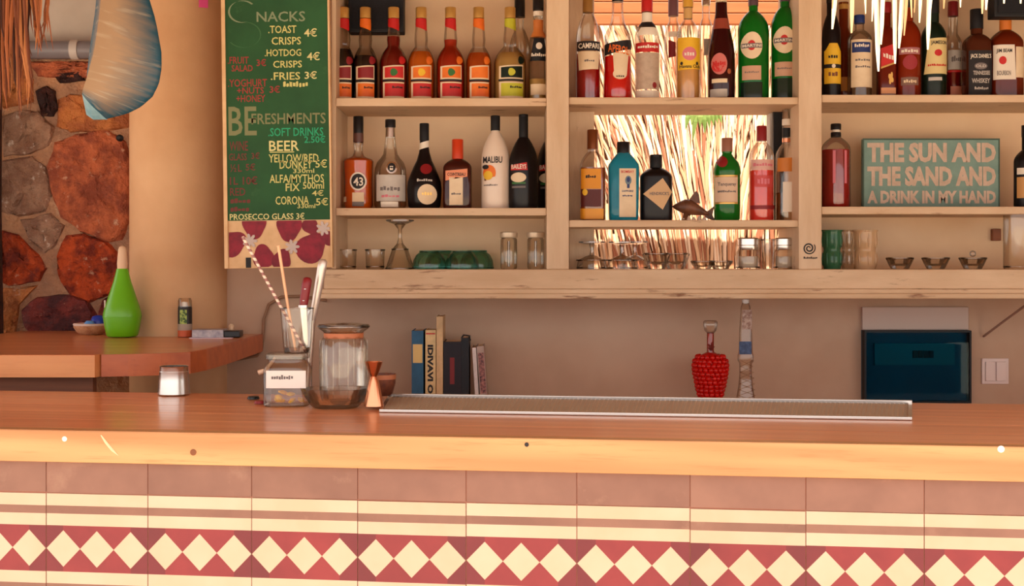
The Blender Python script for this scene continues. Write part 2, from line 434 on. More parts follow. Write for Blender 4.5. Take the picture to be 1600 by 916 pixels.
# nail heads, dents and paint marks on the edge board
def edge_spot(px, py, r, m, name='nail_head'):
    t = (px - 800) / F
    s = t * BO[1] / (math.cos(BA) - t * math.sin(BA)); Yp = BO[1] + s * math.sin(BA)
    o = MB().lathe([(r, 0), (r, 0.0008), (r * 0.6, 0.0014)], 16).build(name, m, wt, (s, 0.0, Z(py, Yp))); o.rotation_euler = (math.pi / 2, 0, 0)
KNOT = mat('wood knot', (120, 66, 34), 0.6)
edge_spot(302, 707, 0.006, KNOT, 'knot'); edge_spot(823, 695, 0.004, INK); edge_spot(1564, 702, 0.006, WHITE, 'paint_spot')
edge_spot(101, 686, 0.005, WHITE, 'paint_spot')
def edge_pt(px, py):
    t = (px - 800) / F; s = t * BO[1] / (math.cos(BA) - t * math.sin(BA)); return (s, -0.0006, Z(py, BO[1] + s * math.sin(BA)))
MB().ribbon([edge_pt(158, 680), edge_pt(166, 692), edge_pt(176, 704), edge_pt(185, 712)], [.002, .005, .005, .001], (1, 0, .4)).build('paint_scratch', mat('pale scratch', (230, 190, 150), .6), wt)

bf = thing('bar_counter', 'bar counter faced with brown, cream and red diamond cement tiles', 'bar counter', BO, BA)
MB().box(-2.0, 2.0, 0.0185, 0.60, 0, TOP - TH_TOP).build('core', GROUT, bf)
TW, TG, TT = 0.2025, 0.0008, 0.013
ztop = TOP - TH_TOP - 0.001; z1 = 0.981; z2 = z1 - 0.2105
def plain_tile(h):
    return MB().box(TG, TW - TG, 0, TT, TG, h - TG).mesh('tile', T_BROWN, bevel=0.0006)
def pattern_tile():
    b = MB(); w = TW - 2 * TG; h = 0.2105 - 2 * TG
    zz = lambda f: TG + h * (1 - f)
    xx = lambda f: TG + w * f
    def q(x0, x1, f0, f1, mi): b.add([(xx(x0), 0, zz(f1)), (xx(x1), 0, zz(f1)), (xx(x1), 0, zz(f0)), (xx(x0), 0, zz(f0))], [(0, 1, 2, 3)], mi)
    for f0, f1, mi in ((0, .109, 1), (.109, .182, 0), (.182, .29, 1), (.71, .818, 1), (.818, .891, 0), (.891, 1, 1)): q(0, 1, f0, f1, mi)
    d = 0.166
    for k in range(3):
        c = (k + .5) / 3; hw = 1 / 6
        P_ = lambda x, f: (xx(x), 0, zz(f))
        b.add([P_(c - hw, .5), P_(c, .5 + d), P_(c + hw, .5), P_(c, .5 - d)], [(0, 1, 2, 3)], 1)
        l, r = c - hw, c + hw
        mL = 3 if k == 0 else 2; mR = 3 if k == 2 else 2
        b.add([P_(l, .29), P_(l, .5), P_(c, .5 - d), P_(c, .29)], [(0, 1, 2, 3)], mL)
        b.add([P_(c, .29), P_(c, .5 - d), P_(r, .5), P_(r, .29)], [(0, 1, 2, 3)], mR)
        b.add([P_(l, .5), P_(l, .71), P_(c, .71), P_(c, .5 + d)], [(0, 1, 2, 3)], mL)
        b.add([P_(c, .5 + d), P_(c, .71), P_(r, .71), P_(r, .5)], [(0, 1, 2, 3)], mR)
    e = TG; x0, x1, a, c_ = e, TW - e, zz(1), zz(0)
    b.add([(x0,0,a),(x1,0,a),(x1,TT,a),(x0,TT,a),(x0,0,c_),(x1,0,c_),(x1,TT,c_),(x0,TT,c_)], [(0,3,2,1),(4,5,6,7),(1,2,6,5),(3,0,4,7)], 0)
    me = bpy.data.meshes.new('tile'); me.from_pydata(b.v, [], b.f)
    for m in (T_BROWN, T_CREAM, T_RED, T_DRED): me.materials.append(m)
    me.polygons.foreach_set('material_index', b.m); me.update()
    return me
rows = [(z1, plain_tile(ztop - z1)), (z2, pattern_tile()), (z2 - TW, plain_tile(TW)), (z2 - 2 * TW, plain_tile(TW)), (z2 - 3 * TW, plain_tile(TW))]
for k in range(-9, 9):
    for z, me in rows:
        o = bpy.data.objects.new('tile', me); COL.objects.link(o); o.parent = bf
        o.location = (-0.0865 + k * TW, 0.016 + rs.uniform(-.0006, .0006), z + rs.uniform(-.0006, .0006))

# perforated drip tray let into the back of the bar top
dt = thing('drip_tray', 'long perforated metal drip tray let into the bar top', 'drip tray', (BO[0], BO[1], TOP + 0.0005), BA)
fa, fb, ba, bb_, v0, v1 = -0.327, 0.7635, -0.371, 0.814, 0.353, 0.635    # front and back ends of the tray along the bar
te = lambda a, v: (fa + (ba - fa) * (v - v0) / (v1 - v0)) if a == 0 else (fb + (bb_ - fb) * (v - v0) / (v1 - v0))
def strip(vA, vB, iA, iB, z0, z1):         # band across the tray between two depths
    return [(te(0, vA) + iA, vA), (te(1, vA) - iB, vA), (te(1, vB) - iB, vB), (te(0, vB) + iA, vB)], z0, z1
MB().prism(*strip(v0, v0 + .007, 0, 0, 0, .006)).build('rim', STEEL, dt, bevel=.001)
MB().prism(*strip(v1 - .014, v1, 0, 0, 0, .011)).build('rim', STEEL, dt, bevel=.001)
for e in (0, 1):
    d = .008 * (1 - 2 * e)
    pts = [(te(e, v0 + .007), v0 + .007), (te(e, v0 + .007) + d, v0 + .007), (te(e, v1 - .014) + d, v1 - .014), (te(e, v1 - .014), v1 - .014)]
    MB().prism(pts if e == 0 else pts[::-1], 0, .006).build('rim', STEEL, dt)
MB().prism(*strip(v0 + .007, v1 - .014, .008, .008, 0, .001)).build('tray_floor', mat('tray floor', (96, 70, 54), 0.6, 0.0), dt)
g = MB()
n = 120
for i in range(1, n):
    f = i / n; xa = te(0, v0) + (te(1, v0) - te(0, v0)) * f; xb_ = te(0, v1) + (te(1, v1) - te(0, v1)) * f
    g.prism([(xa - .0014, v0 + .007), (xa + .0014, v0 + .007), (xb_ + .0014, v1 - .014), (xb_ - .0014, v1 - .014)], .002, .0045)
for i in range(1, 20):
    v = v0 + .007 + (v1 - v0 - .021) * i / 20; g.prism(*strip(v - .0016, v + .0016, .008, .008, .0025, .005))
o = g.build('grate', DULLM, dt); o['kind'] = 'stuff'

# back counter under the shelves (its top just hidden by the bar)
bc = thing('back_counter', 'low back counter under the bottle shelves', 'counter', (0, 0, 0))
MB().box(-0.78, 2.2, 3.74, 4.295, 0.88, 0.93).build('top', PINE, bc, bevel=0.004)
MB().box(-0.74, 2.2, 3.80, 4.295, 0.0, 0.88).build('body', CREAM, bc)

# ================================================================== SHELVING
sh = thing('wall_shelf', 'cream painted wooden bottle shelving with three bays', 'shelf', (0, 0, 0))
def board(name, px0, px1, yt, yb, y0=YS, y1=YW - 0.002, bv=0.003, mat_=CREAM):
    return MB().box(X(px0, y0), X(px1, y0), y0, y1, Z(yb, y0), Z(yt, y0)).build(name, mat_, sh, bevel=bv)
ZS = {'LU': Z(153, YS), 'LL': Z(325, YS), 'MU': Z(153, YS), 'ML': Z(344, YS), 'RU': Z(148, YS), 'RL': Z(323, YS), 'B': Z(421, YS)}
CREAMZ = mat('painted post wood', (224, 194, 160), 0.55, c2=(206, 172, 136), scale=3, stretch=(4, 1, 0.8), bump=0.2, bscale=12,
             spot=(150, 104, 72), spots=(0.67, 0.75), sscale=8, sstretch=(4, 1, 0.7))
for a, b in ((854, 889), (1248, 1284)):
    o = board('post', a, b, -160, 421, YS - 0.012, mat_=CREAMZ)
board('post', 518, 525, -160, 421, YS + 0.004, mat_=CREAMZ)
board('post', 1740, 1770, -160, 421, YS - 0.012, mat_=CREAMZ)
board('shelf_board', 525, 854, 153, 166); board('shelf_board', 525, 854, 325, 337)
board('shelf_board', 889, 1248, 152, 163); board('shelf_board', 889, 1248, 344, 355)
board('shelf_board', 1284, 1740, 148, 160); board('shelf_board', 1284, 1740, 323, 335)
board('beam', 506, 1770, 421, 452, YS - 0.02, bv=0.004)
board('beam_lip', 500, 1770, 452, 459, YS - 0.03); board('beam_lip', 496, 1770, 459, 467, YS - 0.04, bv=0.004)
# back panels of the outer bays: painted boards
YBP = YW - 0.012
PANELM = mat('beige painted boards', (240, 208, 170), 0.7, c2=(228, 192, 152), scale=2.5, bump=0.15, bscale=9, spot=(206, 160, 120), spots=(0.7, 0.85), sscale=4)
for px0, px1 in ((521, 856), (1282, 1760)):
    MB().box(X(px0, YBP), X(px1, YBP), YBP, YW - 0.001, Z(423, YBP), 2.6).build('back_panel', PANELM, sh)
MB().box(X(889, 4.2), X(926, 4.29), 4.2, 4.29, Z(421, 4.2), 2.6).build('side_panel', CREAMZ, sh, bevel=0.003)
# swirl emblem with a line of print stuck on the second post
em = empty('emblem', (0, YS - 0.0125, 0), 0, sh)
def swirl(cx, cy, r, Y):
    b = MB(); pts = []
    for i in range(60):
        a = i / 59 * 4.2 * math.pi; rr = r * (0.16 + 0.84 * (i / 59))
        pts.append((X(cx, Y) + S(rr * math.cos(a), Y), -0.0006, Z(cy, Y) + S(rr * math.sin(a), Y)))
    v = []; f = []
    for i, p in enumerate(pts):
        w = S(1.5 + 0.8 * math.sin(i / 59 * math.pi), Y) * 0.5
        c = Vector((X(cx, Y), -0.0006, Z(cy, Y))); d = (Vector(p) - c).normalized()
        v += [Vector(p) - d * w, Vector(p) + d * w]
        if i: f.append((2*i-2, 2*i-1, 2*i+1, 2*i))
    b.add(v, f); return b
swirl(1264, 388, 10, YS - 0.0125).build('swirl', INK, em)
text_flat('~8', X(1254, YS), Z(405, YS), X(1276, YS), Z(401, YS), -0.0006, 'lettering', INK, em, 0.02)

# ================================================================== SEEN THROUGH THE OPENING
YT = 5.7
STRAW = [mat('straw %d' % i, c, 0.8) for i, c in enumerate([(206, 164, 122), (186, 126, 84), (222, 190, 156), (150, 88, 54), (196, 144, 102)])]
tb = MB(); rt = random.Random(11)
for i in range(5200):
    x = rt.uniform(-0.9, 2.6); ztop_ = rt.uniform(0.95, 2.95)
    u = (x - 0.86)
    lean = 0.42 * max(-1, min(1, u / 0.35)) * (1 if ztop_ > 1.75 else 0.25) + rt.uniform(-.1, .1)
    ln = rt.uniform(0.28, 0.6); y = YT - 0.01 - rt.uniform(0, 0.05)
    pts = [(x - lean * ln * (1.5 * t_ - .7 * t_ * t_), y + 0.5 * (ztop_ - ln * t_ - 1.2) - 0.03 * t_, ztop_ - ln * t_) for t_ in (0, .35, .7, 1)]
    w = rt.uniform(0.008, 0.020)
    tb.ribbon(pts, [w, w, w * .8, w * .15], (1, 0, 0), rt.choice((0, 0, 1, 2, 2, 3, 4)))
o = tb.build('thatch_screen', STRAW)
tag(o, 'sunlit straw thatch seen through the opening behind the bottles', 'thatch', None, 'stuff')
struct(MB().add([(-1.4, YT - .10, 1.0), (3.0, YT - .10, 1.0), (3.0, YT + .9, 3.0), (-1.4, YT + .9, 3.0), (-1.4, YT, 1.0), (3.0, YT, 1.0), (3.0, YT + 1.05, 3.0), (-1.4, YT + 1.05, 3.0)], [(0,3,2,1),(4,5,6,7),(0,1,5,4),(1,2,6,5),(2,3,7,6),(3,0,4,7)]).build('roof_thatch', mat('straw backing', (176, 124, 80), 0.9, c2=(150, 98, 60), scale=4, stretch=(12, 1, 1))), 'sloping thatched roof of the next hut')
PLK = wood('sunlit orange planks', (206, 128, 72), (182, 102, 52), 'x', 2.5, 0.6)
pk = thing('plank_fascia', 'orange wooden planks seen through the opening above the straw', 'planks', (0, 5.30, 0))
for i in range(4):
    MB().box(-0.3, 1.9, 0, 0.03, Z(38 - 18 * i, 5.3), Z(21 - 18 * i, 5.3)).build('plank', PLK, pk, bevel=0.003)
# green palm leaves poking out of the straw
LEAF = mat('green palm leaf', (82, 122, 40), 0.6, c2=(140, 160, 80), scale=10)
pl = thing('palm_leaf', 'green palm leaf hanging over the straw behind the bottles', 'leaf', (X(1100, 5.45), 5.45, Z(172, 5.45)))
for i in range(9):
    a = -0.5 + i * 0.13; ln = rt.uniform(0.06, 0.15)
    MB().ribbon([(0.012 * i - .05, 0, 0.03), (0.012 * i - .05 + math.sin(a) * ln * .5, -0.02, -ln * .4), (0.012 * i - .05 + math.sin(a) * ln * .8, -0.03, -ln)],
                [0.016, 0.024, 0.001], (1, 0, 0)).build('leaflet', LEAF, pl)

# ================================================================== BOTTLES
def NP(top, nb, sb, base, nhw, bhw, e=2.0, dr=1.0, bulge=0, lip=0.6):
    """bottle outline (row, half width, corner exponent, depth ratio): neck down to nb, shoulder to sb, body to base"""
    p = [(top, nhw + lip, 2, 1), (top + 3, nhw + lip, 2, 1), (top + 3.2, nhw, 2, 1)]
    if bulge: p += [((top + nb) / 2, nhw + bulge * .4, 2, 1), (nb - (nb - top) * .15, nhw + bulge, 2, 1)]
    p.append((nb, nhw + bulge * .7, 2, 1))
    for k in range(1, 7):
        t = k / 6; s = math.sin(t * math.pi / 2) * .6 + (t * t * (3 - 2 * t)) * .4
        p.append((nb + (sb - nb) * (1 - math.cos(t * math.pi / 2)) * .55 + (sb - nb) * t * .45, nhw + (bhw - nhw) * s, 2 + (e - 2) * t, 1 + (dr - 1) * t))
    p += [(base - 4, bhw, e, dr), (base - 1, bhw * .97, e, dr), (base, bhw * .9, e, dr)]
    return p

class Bottle:
    def __init__(s, name, label, cat, cx, shelf, prof, body, liq=None, Y=YB, group=None, dz=0.0):
        s.cx, s.Y = cx, Y
        s.sz = shelf if not isinstance(shelf, str) else ZS[shelf]
        s.sz += dz
        s.root = thing(name, label, cat, (X(cx, Y), Y, s.sz), 0, group)
        base_z = Z(prof[-1][0], Y) - s.sz
        top_z = Z(prof[0][0], Y) - s.sz
        s.p = []
        for y, hw, *r in prof:
            e, dr = (r + [2, 1])[:2] if r else (2, 1)
            z = Z(y, Y) - s.sz
            z = (z - base_z) / (top_z - base_z) * top_z       # stretch so that the foot stands on the shelf
            s.p.append((z, S(hw, Y), e, dr))
        s.base_z, s.top_z = base_z, top_z
        N = 28
        s.body = MB().rings([ring(r, z, N, e, dr) for z, r, e, dr in s.p]).build('body', body, s.root, smooth=38)
        if liq:
            yt, lm = liq; zt = s.zz(yt)
            rs_ = [(zt,) + s.at(zt)] + [q for q in s.p if q[0] < zt]
            rs_ = [(max(z, 0.004), r * .94, e, dr) for z, r, e, dr in rs_]
            MB().rings([ring(r, z, N, e, dr) for z, r, e, dr in rs_]).build('drink', lm, s.root, smooth=38)
    def zz(s, y):
        z = Z(y, s.Y) - s.sz
        return (z - s.base_z) / (s.top_z - s.base_z) * s.top_z
    def xx(s, px): return X(px, s.Y) - X(s.cx, s.Y)
    def at(s, z):
        p = s.p
        if z >= p[0][0]: return p[0][1:]
        for a, b in zip(p, p[1:]):
            if b[0] <= z <= a[0]:
                t = 0 if a[0] == b[0] else (a[0] - z) / (a[0] - b[0])
                return tuple(a[i] + (b[i] - a[i]) * t for i in (1, 2, 3))
        return p[-1][1:]
    def pt(s, x, z, off):
        r, e, dr = s.at(z); r += off
        q = min(abs(x) / r, 0.985)
        return (math.copysign(min(abs(x), r * 0.985), x), -(r * dr + off * (1 - dr)) * (1 - q ** e) ** (1 / e), z)
    def cap(s, y0, y1, hw, m, name='cap', top_hw=None):
        z0, z1 = s.zz(y1), s.zz(y0); r = S(hw, s.Y); rt_ = S(top_hw, s.Y) if top_hw else r
        MB().lathe([(r, z0), (rt_, z1 - 0.002), (rt_ - 0.0015, z1)], 20).build(name, m, s.root, smooth=40); return s
    def band(s, y0, y1, m, name='neck_band', off=0.0007):
        zs = [s.zz(y0 + (y1 - y0) * k / 5) for k in range(6)]
        MB().rings([ring(s.at(z)[0] + off, z, 28, *s.at(z)[1:]) for z in zs], False, False).build(name, m, s.root, smooth=40); return s
    def _text(s, texts, par, off):
        for t in texts:
            st, x0, y0, x1, y1, m = t[:6]; sl = t[6] if len(t) > 6 else 0
            vs, fs = text_data(st, 0.02)
            me = bpy.data.meshes.new('lettering')
            me.from_pydata([s.pt(s.xx(x0 + u * (x1 - x0)), s.zz(y1 + w * (y0 - y1) - sl * u), off) for u, w in vs], [], fs); me.materials.append(m)
            o = bpy.data.objects.new('lettering', me); COL.objects.link(o); o.parent = par
    def quad(s, c, m, texts=(), name='label', off=0.0009, par=None, nx=12, ny=5):
        """a paper label: four corners (top-left, top-right, bottom-right, bottom-left) pressed onto the bottle"""
        if len(c) == 4 and not isinstance(c[0], tuple): x0, y0, x1, y1 = c; c = [(x0, y0), (x1, y0), (x1, y1), (x0, y1)]
        vs = []; fs = []
        for j in range(ny + 1):
            v = j / ny
            for i in range(nx + 1):
                u = i / nx
                x = (c[0][0]*(1-u)+c[1][0]*u)*(1-v) + (c[3][0]*(1-u)+c[2][0]*u)*v
                y = (c[0][1]*(1-u)+c[1][1]*u)*(1-v) + (c[3][1]*(1-u)+c[2][1]*u)*v
                vs.append(s.pt(s.xx(x), s.zz(y), off))
        for j in range(ny):
            for i in range(nx):
                a = j * (nx + 1) + i; fs.append((a, a + nx + 1, a + nx + 2, a + 1))
        o = MB().add(vs, fs).build(name, m, par or s.root, smooth=60)
        s._text(texts, o if par is None else par, off + 0.0006); s.last = o
        return s
    def disc(s, cx, cy, rx, ry, m, texts=(), name='label', off=0.0012, par=None, k=3, pts=None):
        n = 24; vs = [s.pt(s.xx(cx), s.zz(cy), off)]; fs = []
        for j in range(1, k + 1):
            for i in range(n):
                a = 2 * math.pi * i / n; q = j / k * (pts(a) if pts else 1)
                vs.append(s.pt(s.xx(cx + rx * q * math.cos(a)), s.zz(cy + ry * q * math.sin(a)), off))
        for i in range(n): fs.append((0, 1 + i, 1 + (i + 1) % n))
        for j in range(k - 1):
            for i in range(n):
                a, b = 1 + j * n + i, 1 + j * n + (i + 1) % n; fs.append((a, a + n, b + n, b))
        o = MB().add(vs, fs).build(name, m, par or s.root, smooth=60)
        s._text(texts, o if par is None else par, off + 0.0006); s.last = o
        return s

def peach(a):          # fruit outline
    return 1 - 0.12 * abs(math.sin(a * 1.5))

# ---- left bay, upper shelf: fruit liqueurs in matching bottles
G1 = 'fruit liqueurs on the upper shelf by the menu board'
def liqueur(cx, hw, body, drink, lab_top, lab_bot, band, label, fruit=None, glassy=True, lvl=78, cap=GOLD):
    b = Bottle('liqueur_bottle', label, 'bottle', cx, 'LU', NP(12, 68, 96, 152, 7.5, hw, bulge=3), body, (lvl, drink) if drink else None, group=G1)
    b.cap(12, 28, 8.6, cap).band(29, 38, band, 'neck_band')
    b.quad([(cx - 8, 38), (cx + 9, 38), (cx + 9, 47), (cx - 8, 41)], band, name='neck_flag', off=.001)
    x0, x1 = cx - hw * .68, cx + hw * .8
    b.quad([(x0, 101), (x1, 99), (x1, 120), (x0, 120)], PAPER, name='picture_label'); pl_ = b.last
    b.quad([(x0 + 3, 103), (x1 - 1, 101), (x1 - 1, 118), (x0 + 3, 118)], lab_top, name='picture', off=.0014, par=pl_)
    if fruit: b.disc((x0 + x1) / 2 + 1, 110, 6, 6, fruit, name='fruit_print', off=.0019, par=pl_, pts=peach)
    b.disc(x1 - 3, 92, 5, 6.5, lab_top, name='fruit_seal', pts=peach)
    b.quad((x0 - 1, 120, x1 + 1, 123), INK, name='dark_strip')
    b.quad((x0, 124, x1, 149), PAPER, name='label'); pl_ = b.last
    b.quad((x0 + 3, 126, x1, 145), lab_bot, [('~7', cx, 130, x1 - 2, 134, INK)], name='print', off=.0014, par=pl_)
    return b
liqueur(537, 17, SMOKE, DARKG, DRED, ORANGE, RED, 'dark fruit liqueur bottle half behind the green menu board edge', lvl=74)
liqueur(571, 19, SMOKE, DARKG, DRED, ORANGE, ORANGE, 'dark liqueur bottle with orange neck band, second from the menu board', lvl=84)
liqueur(615, 22, CLEAR, DKRED, RED, RED, RED, 'deep red liqueur bottle in front of the black box', GREENP, lvl=55)
liqueur(658, 21, CLEAR, AMBER, ORANGE, RED, RED, 'amber liqueur bottle with pale fruit picture and red label', YELLOW)
liqueur(704, 22, CLEAR, liquid('red orange drink', (196, 44, 14), .3), ORANGE, RED, RED, 'red orange liqueur bottle with gold ring at its neck', GREENP, lvl=60)
liqueur(748, 20, CLEAR, liquid('orange amber drink', (206, 84, 16), .3), ORANGE, ORANGE, ORANGE, 'orange liqueur bottle with orange neck band and orange label', ORANGE, lvl=80)
liqueur(797, 25, CLEAR, YELL, DKGREEN, LIME, LIME, 'lime liqueur bottle with wide yellow green label', LIME, lvl=80)
b = Bottle('spirit_bottle', 'black capped clear bottle standing behind the lime liqueur', 'bottle', 812, 'LU', NP(-14, 40, 76, 152, 6.5, 17), CLEARG, None, Y=4.225)
b.cap(-14, 24, 8.4, BLACK).disc(812, 15, 5, 4, WHITE, name='label')
b = Bottle('spirit_bottle', 'clear bottle with black pentagon label beside the first cream post', 'bottle', 841, 'LU', NP(-8, 46, 70, 152, 7.5, 15), CLEAR, (118, YELL))
b.cap(-8, 15, 8.6, BLACK).band(17, 24, WHITE).band(30, 56, mat('orange neck foil', (206, 120, 56), .4), 'neck_foil')
b.quad([(834, 58), (850, 58), (855, 92), (828, 92)], BLACKM, [('~8', 830, 80, 853, 86, WHITE)], name='label').disc(842, 70, 5, 5, WHITE, name='crest')
b.quad((829, 126, 854, 142), PAPER, name='lower_label')

# ---- left bay, lower shelf
b = Bottle('liqueur_bottle', 'orange liqueur bottle with round black 43 label and black cap', 'bottle', 560, 'LL',
           [(182, 7.6), (226, 7.6), (226.2, 6.5), (238, 7), (243, 9), (246, 14), (248, 21), (251, 23.5), (262, 23), (285, 22), (310, 22.5), (318, 23), (325, 21)], CLEAR, (247, ORNG))
b.cap(182, 208, 7.9, BLACK).band(208, 222, mat('brown foil', (96, 58, 48), .4), 'foil', .001)
b.disc(562, 283, 13, 14, WHITE, name='label'); l_ = b.last
b.disc(562, 283, 10.5, 11.5, INK, [('43', 555, 277, 570, 290, WHITE)], name='disc', off=.0018, par=l_)
b.quad((553, 300, 571, 314), PAPER, name='lower_label').quad((553, 314, 571, 321), GREYINK, name='foot_label')
b.quad((538, 306, 543, 314), PAPER, name='side_label')
b = Bottle('tequila_bottle', 'clear round shouldered bottle with silver collar and grey label', 'bottle', 610, 'LL',
           [(187, 8), (196, 8), (198, 6.5), (216, 7.5), (228, 9), (240, 11), (246, 15), (253, 21), (262, 24), (275, 25), (300, 25), (318, 25), (325, 22)], CLEAR)
b.cap(187, 199, 8.2, BLACK).band(200, 214, STEEL, 'silver_collar', .001)
b.quad((590, 273, 634, 313), PALEP, [('~6', 596, 290, 628, 298, GREYINK), ('~5', 598, 303, 626, 308, PINK)]).disc(614, 262, 8.5, 9.5, STEEL, name='seal'); l_ = b.last
b.disc(614, 262, 6, 7, INK, [('~1', 611, 257, 617, 267, WHITE)], name='seal_face', off=.002, par=l_)
b.quad((597, 314, 624, 322), WHITE, name='foot_label')
b = Bottle('liqueur_bottle', 'black bell shaped bottle with red seal and round cream label', 'bottle', 663, 'LL',
           [(193, 7), (222, 7), (230, 7.2), (238, 8.5), (250, 12), (260, 17), (272, 22), (283, 26), (295, 27), (312, 26), (320, 25), (325, 22)], DARKG)
b.cap(193, 219, 7.4, BLACKM).quad([(655, 224), (672, 219), (672, 229), (655, 234)], WHITE, name='slanted_band')
b.disc(667, 264, 9, 8, DRED, name='red_seal').disc(669, 303, 15, 15.5, PAPER, [('~4', 661, 299, 677, 305, GOLD)])
b._text([('~7', 653, 279, 677, 284, PALEP)], b.root, .0015)
b = Bottle('orange_liqueur', 'square brown liqueur bottle with red cap and narrow cream label', 'bottle', 715, 'LL',
           NP(220, 248, 262, 325, 8, 22, e=6, dr=.9), liquid('brown square glass', (74, 26, 18), .12))
b.cap(218, 248, 8.8, mat('red orange cap', (206, 62, 24), .35))
b.quad([(697, 267), (731, 264), (731, 276), (697, 282)], mat('salmon ribbon', (236, 146, 104), .5), [('COINTREAU', 700, 270, 728, 275, INK)], name='ribbon')
b.quad((703, 277, 724, 319), PAPER, [('~5', 706, 300, 721, 304, GREYINK)])
b = Bottle('coconut_rum_bottle', 'white rum bottle with black cap and a sunset picture', 'bottle', 774, 'LL',
           NP(182, 206, 250, 325, 6.5, 22), FROST)
b.cap(181, 204, 7.4, BLACKM)
b._text([('MALIBU', 755, 245, 785, 255, INK)], b.root, .0016)
b.disc(765, 270, 10, 12, ORANGE, name='sunset_print', pts=lambda a: 1 if math.sin(a) < .6 else .75); l_ = b.last
b.disc(763, 274, 7, 7, YELLOW, name='sun', off=.0018, par=l_).quad((757, 258, 760, 282), BROWNW, name='palm_trunk').disc(759, 261, 5, 3.5, INK, name='palm_crown', off=.0022, par=l_)
b._text([('~9', 756, 287, 778, 290, GREYINK)], b.root, .0016)
def cream_liq(cx, label, Y=YB):
    b = Bottle('cream_liqueur_bottle', label, 'bottle', cx, 'LL', NP(180, 214, 258, 325, 7, 23), DARKG, None, Y=Y, group='cream liqueur bottles by the first post')
    b.cap(179, 216, 7.4, BLACKM)
    b.quad([(cx - 20, 258), (cx + 5, 254), (cx + 6, 266), (cx - 20, 266)], RED, [('BAILEYS', cx - 19, 257, cx + 4, 264, WHITE)])
    b.disc(cx - 8, 277, 12, 7.5, PAPER, name='landscape').quad((cx - 18, 284, cx + 3, 287), GREENP, name='hills').quad((cx - 18, 290, cx + 3, 293), GREYINK, name='small_print')
cream_liq(818, 'black cream liqueur bottle with red and cream label, fully in view')
cream_liq(862, 'black cream liqueur bottle cut off by the first cream post', 4.2)

# ---- middle bay, upper shelf
b = Bottle('bitter_bottle', 'red bitter bottle with black name band beside the first post', 'bottle', 919, 'MU',
           NP(-22, 20, 60, 152, 8, 19), CLEAR, (80, REDL2))
b.cap(-22, 18, 8.6, mat('brown cork cap', (150, 104, 44), .5))
b.quad((901, 63, 937, 77), INK, [('CAMPARI', 903, 66, 935, 74, WHITE)], name='name_band')
b.quad([(902, 78), (936, 78), (934, 104), (904, 106)], PAPER, [('~5', 912, 90, 928, 94, GREYINK)])
b = Bottle('aperitif_bottle', 'bright red aperitif bottle with slanted black name band', 'bottle', 965, 'MU',
           [(-18, 8), (20, 9), (32, 11), (40, 14), (47, 18), (52, 20), (60, 20.5), (100, 21.5), (125, 22.5), (146, 23), (152, 21)], CLEAR, (84, REDL))
b.cap(-18, 2, 9, BLACK)
b.quad([(956, 80), (981, 80), (978, 112), (958, 112)], PAPER).disc(967, 112, 11, 8, PAPER, [('~4', 961, 114, 974, 117, INK)], name='label_foot')
b.quad([(944, 67), (986, 60), (986, 74), (944, 84)], INK, [('APEROL', 949, 67, 981, 79, ORANGE, -5)], name='name_band', off=.0016)
b = Bottle('vodka_bottle', 'clear vodka bottle with red cap and red name band', 'bottle', 1011, 'MU',
           NP(-20, 32, 56, 152, 8, 19), CLEARG, None)
b.cap(-20, 17, 8.8, RED).band(19, 33, WHITE, 'neck_label').band(34, 40, INK, 'dark_collar')
b.quad([(1000, 42), (1022, 42), (1029, 54), (993, 54)], WHITE, name='shoulder_label')
b.quad((992.5, 65, 1029.5, 79), RED, [('~9', 995, 68, 1027, 74, WHITE)], name='name_band')
b.quad((993, 80, 1029, 134), mat('sheer grey label', (196, 172, 150), .5, c2=(180, 156, 134), scale=60), name='label').disc(1021, 128, 3.5, 4.5, DRED, name='seal').quad((993, 136, 1029, 150), WHITE, name='foot_label')
b = Bottle('vodka_bottle', 'clear bottle with red tag behind the yellow rum label', 'bottle', 1052, 'MU', NP(-20, 30, 56, 152, 7, 14), CLEARG, None, Y=4.215)
b.cap(-20, 22, 8, mat('mauve cap', (120, 80, 84), .4)).quad((1043, 46, 1060, 54), WHITE, name='shoulder_label').quad([(1043, 58), (1054, 62), (1054, 82), (1043, 84)], DRED, name='tag')
b = Bottle('rum_bottle', 'golden rum bottle with large yellow label and pink emblem', 'bottle', 1075, 'MU',
           NP(-4, 30, 58, 152, 7, 18.5), CLEAR, (60, YELL))
b.cap(-4, 11, 8.5, mat('golden cap', (214, 160, 60), .4)).band(13, 28, mat('ribbed gold foil', (206, 160, 96), .4), 'foil')
b.quad([(1058, 58), (1093, 58), (1093, 104), (1058, 106)], YELLOW, [('Havana Club', 1060, 98, 1092, 103, INK)]).disc(1075, 82, 11, 10, PINK, [('~4', 1067, 79, 1083, 86, WHITE)], name='emblem').disc(1063, 96, 2, 2.5, INK, name='dot').disc(1087, 96, 2, 2.5, INK, name='dot')
b = Bottle('spirit_bottle', 'slim clear bottle between the yellow rum and the dark brandy', 'bottle', 1103, 'MU', NP(-24, 24, 52, 152, 6, 12), CLEARG, None, Y=4.22)
b.cap(-24, 6, 7, STEEL).quad((1098, 56, 1108, 80), PALEP)
b = Bottle('brandy_bottle', 'dark red brandy bottle with pink round label', 'bottle', 1127, 'MU',
           [(-14, 8), (20, 9.5), (35, 12), (50, 15.5), (65, 19), (80, 21), (110, 21.5), (146, 21), (152, 19)], liquid('very dark red glass', (62, 14, 14), .1))
b.cap(-14, 4, 8.8, PAPER).band(28, 44, mat('copper neck label', (150, 66, 48), .4), 'neck_label')
b.disc(1121, 97, 12, 16, mat('rose label', (206, 110, 100), .5), [('~6', 1111, 92, 1131, 100, RED)]).disc(1119, 102, 9, 7, RED, name='seal')
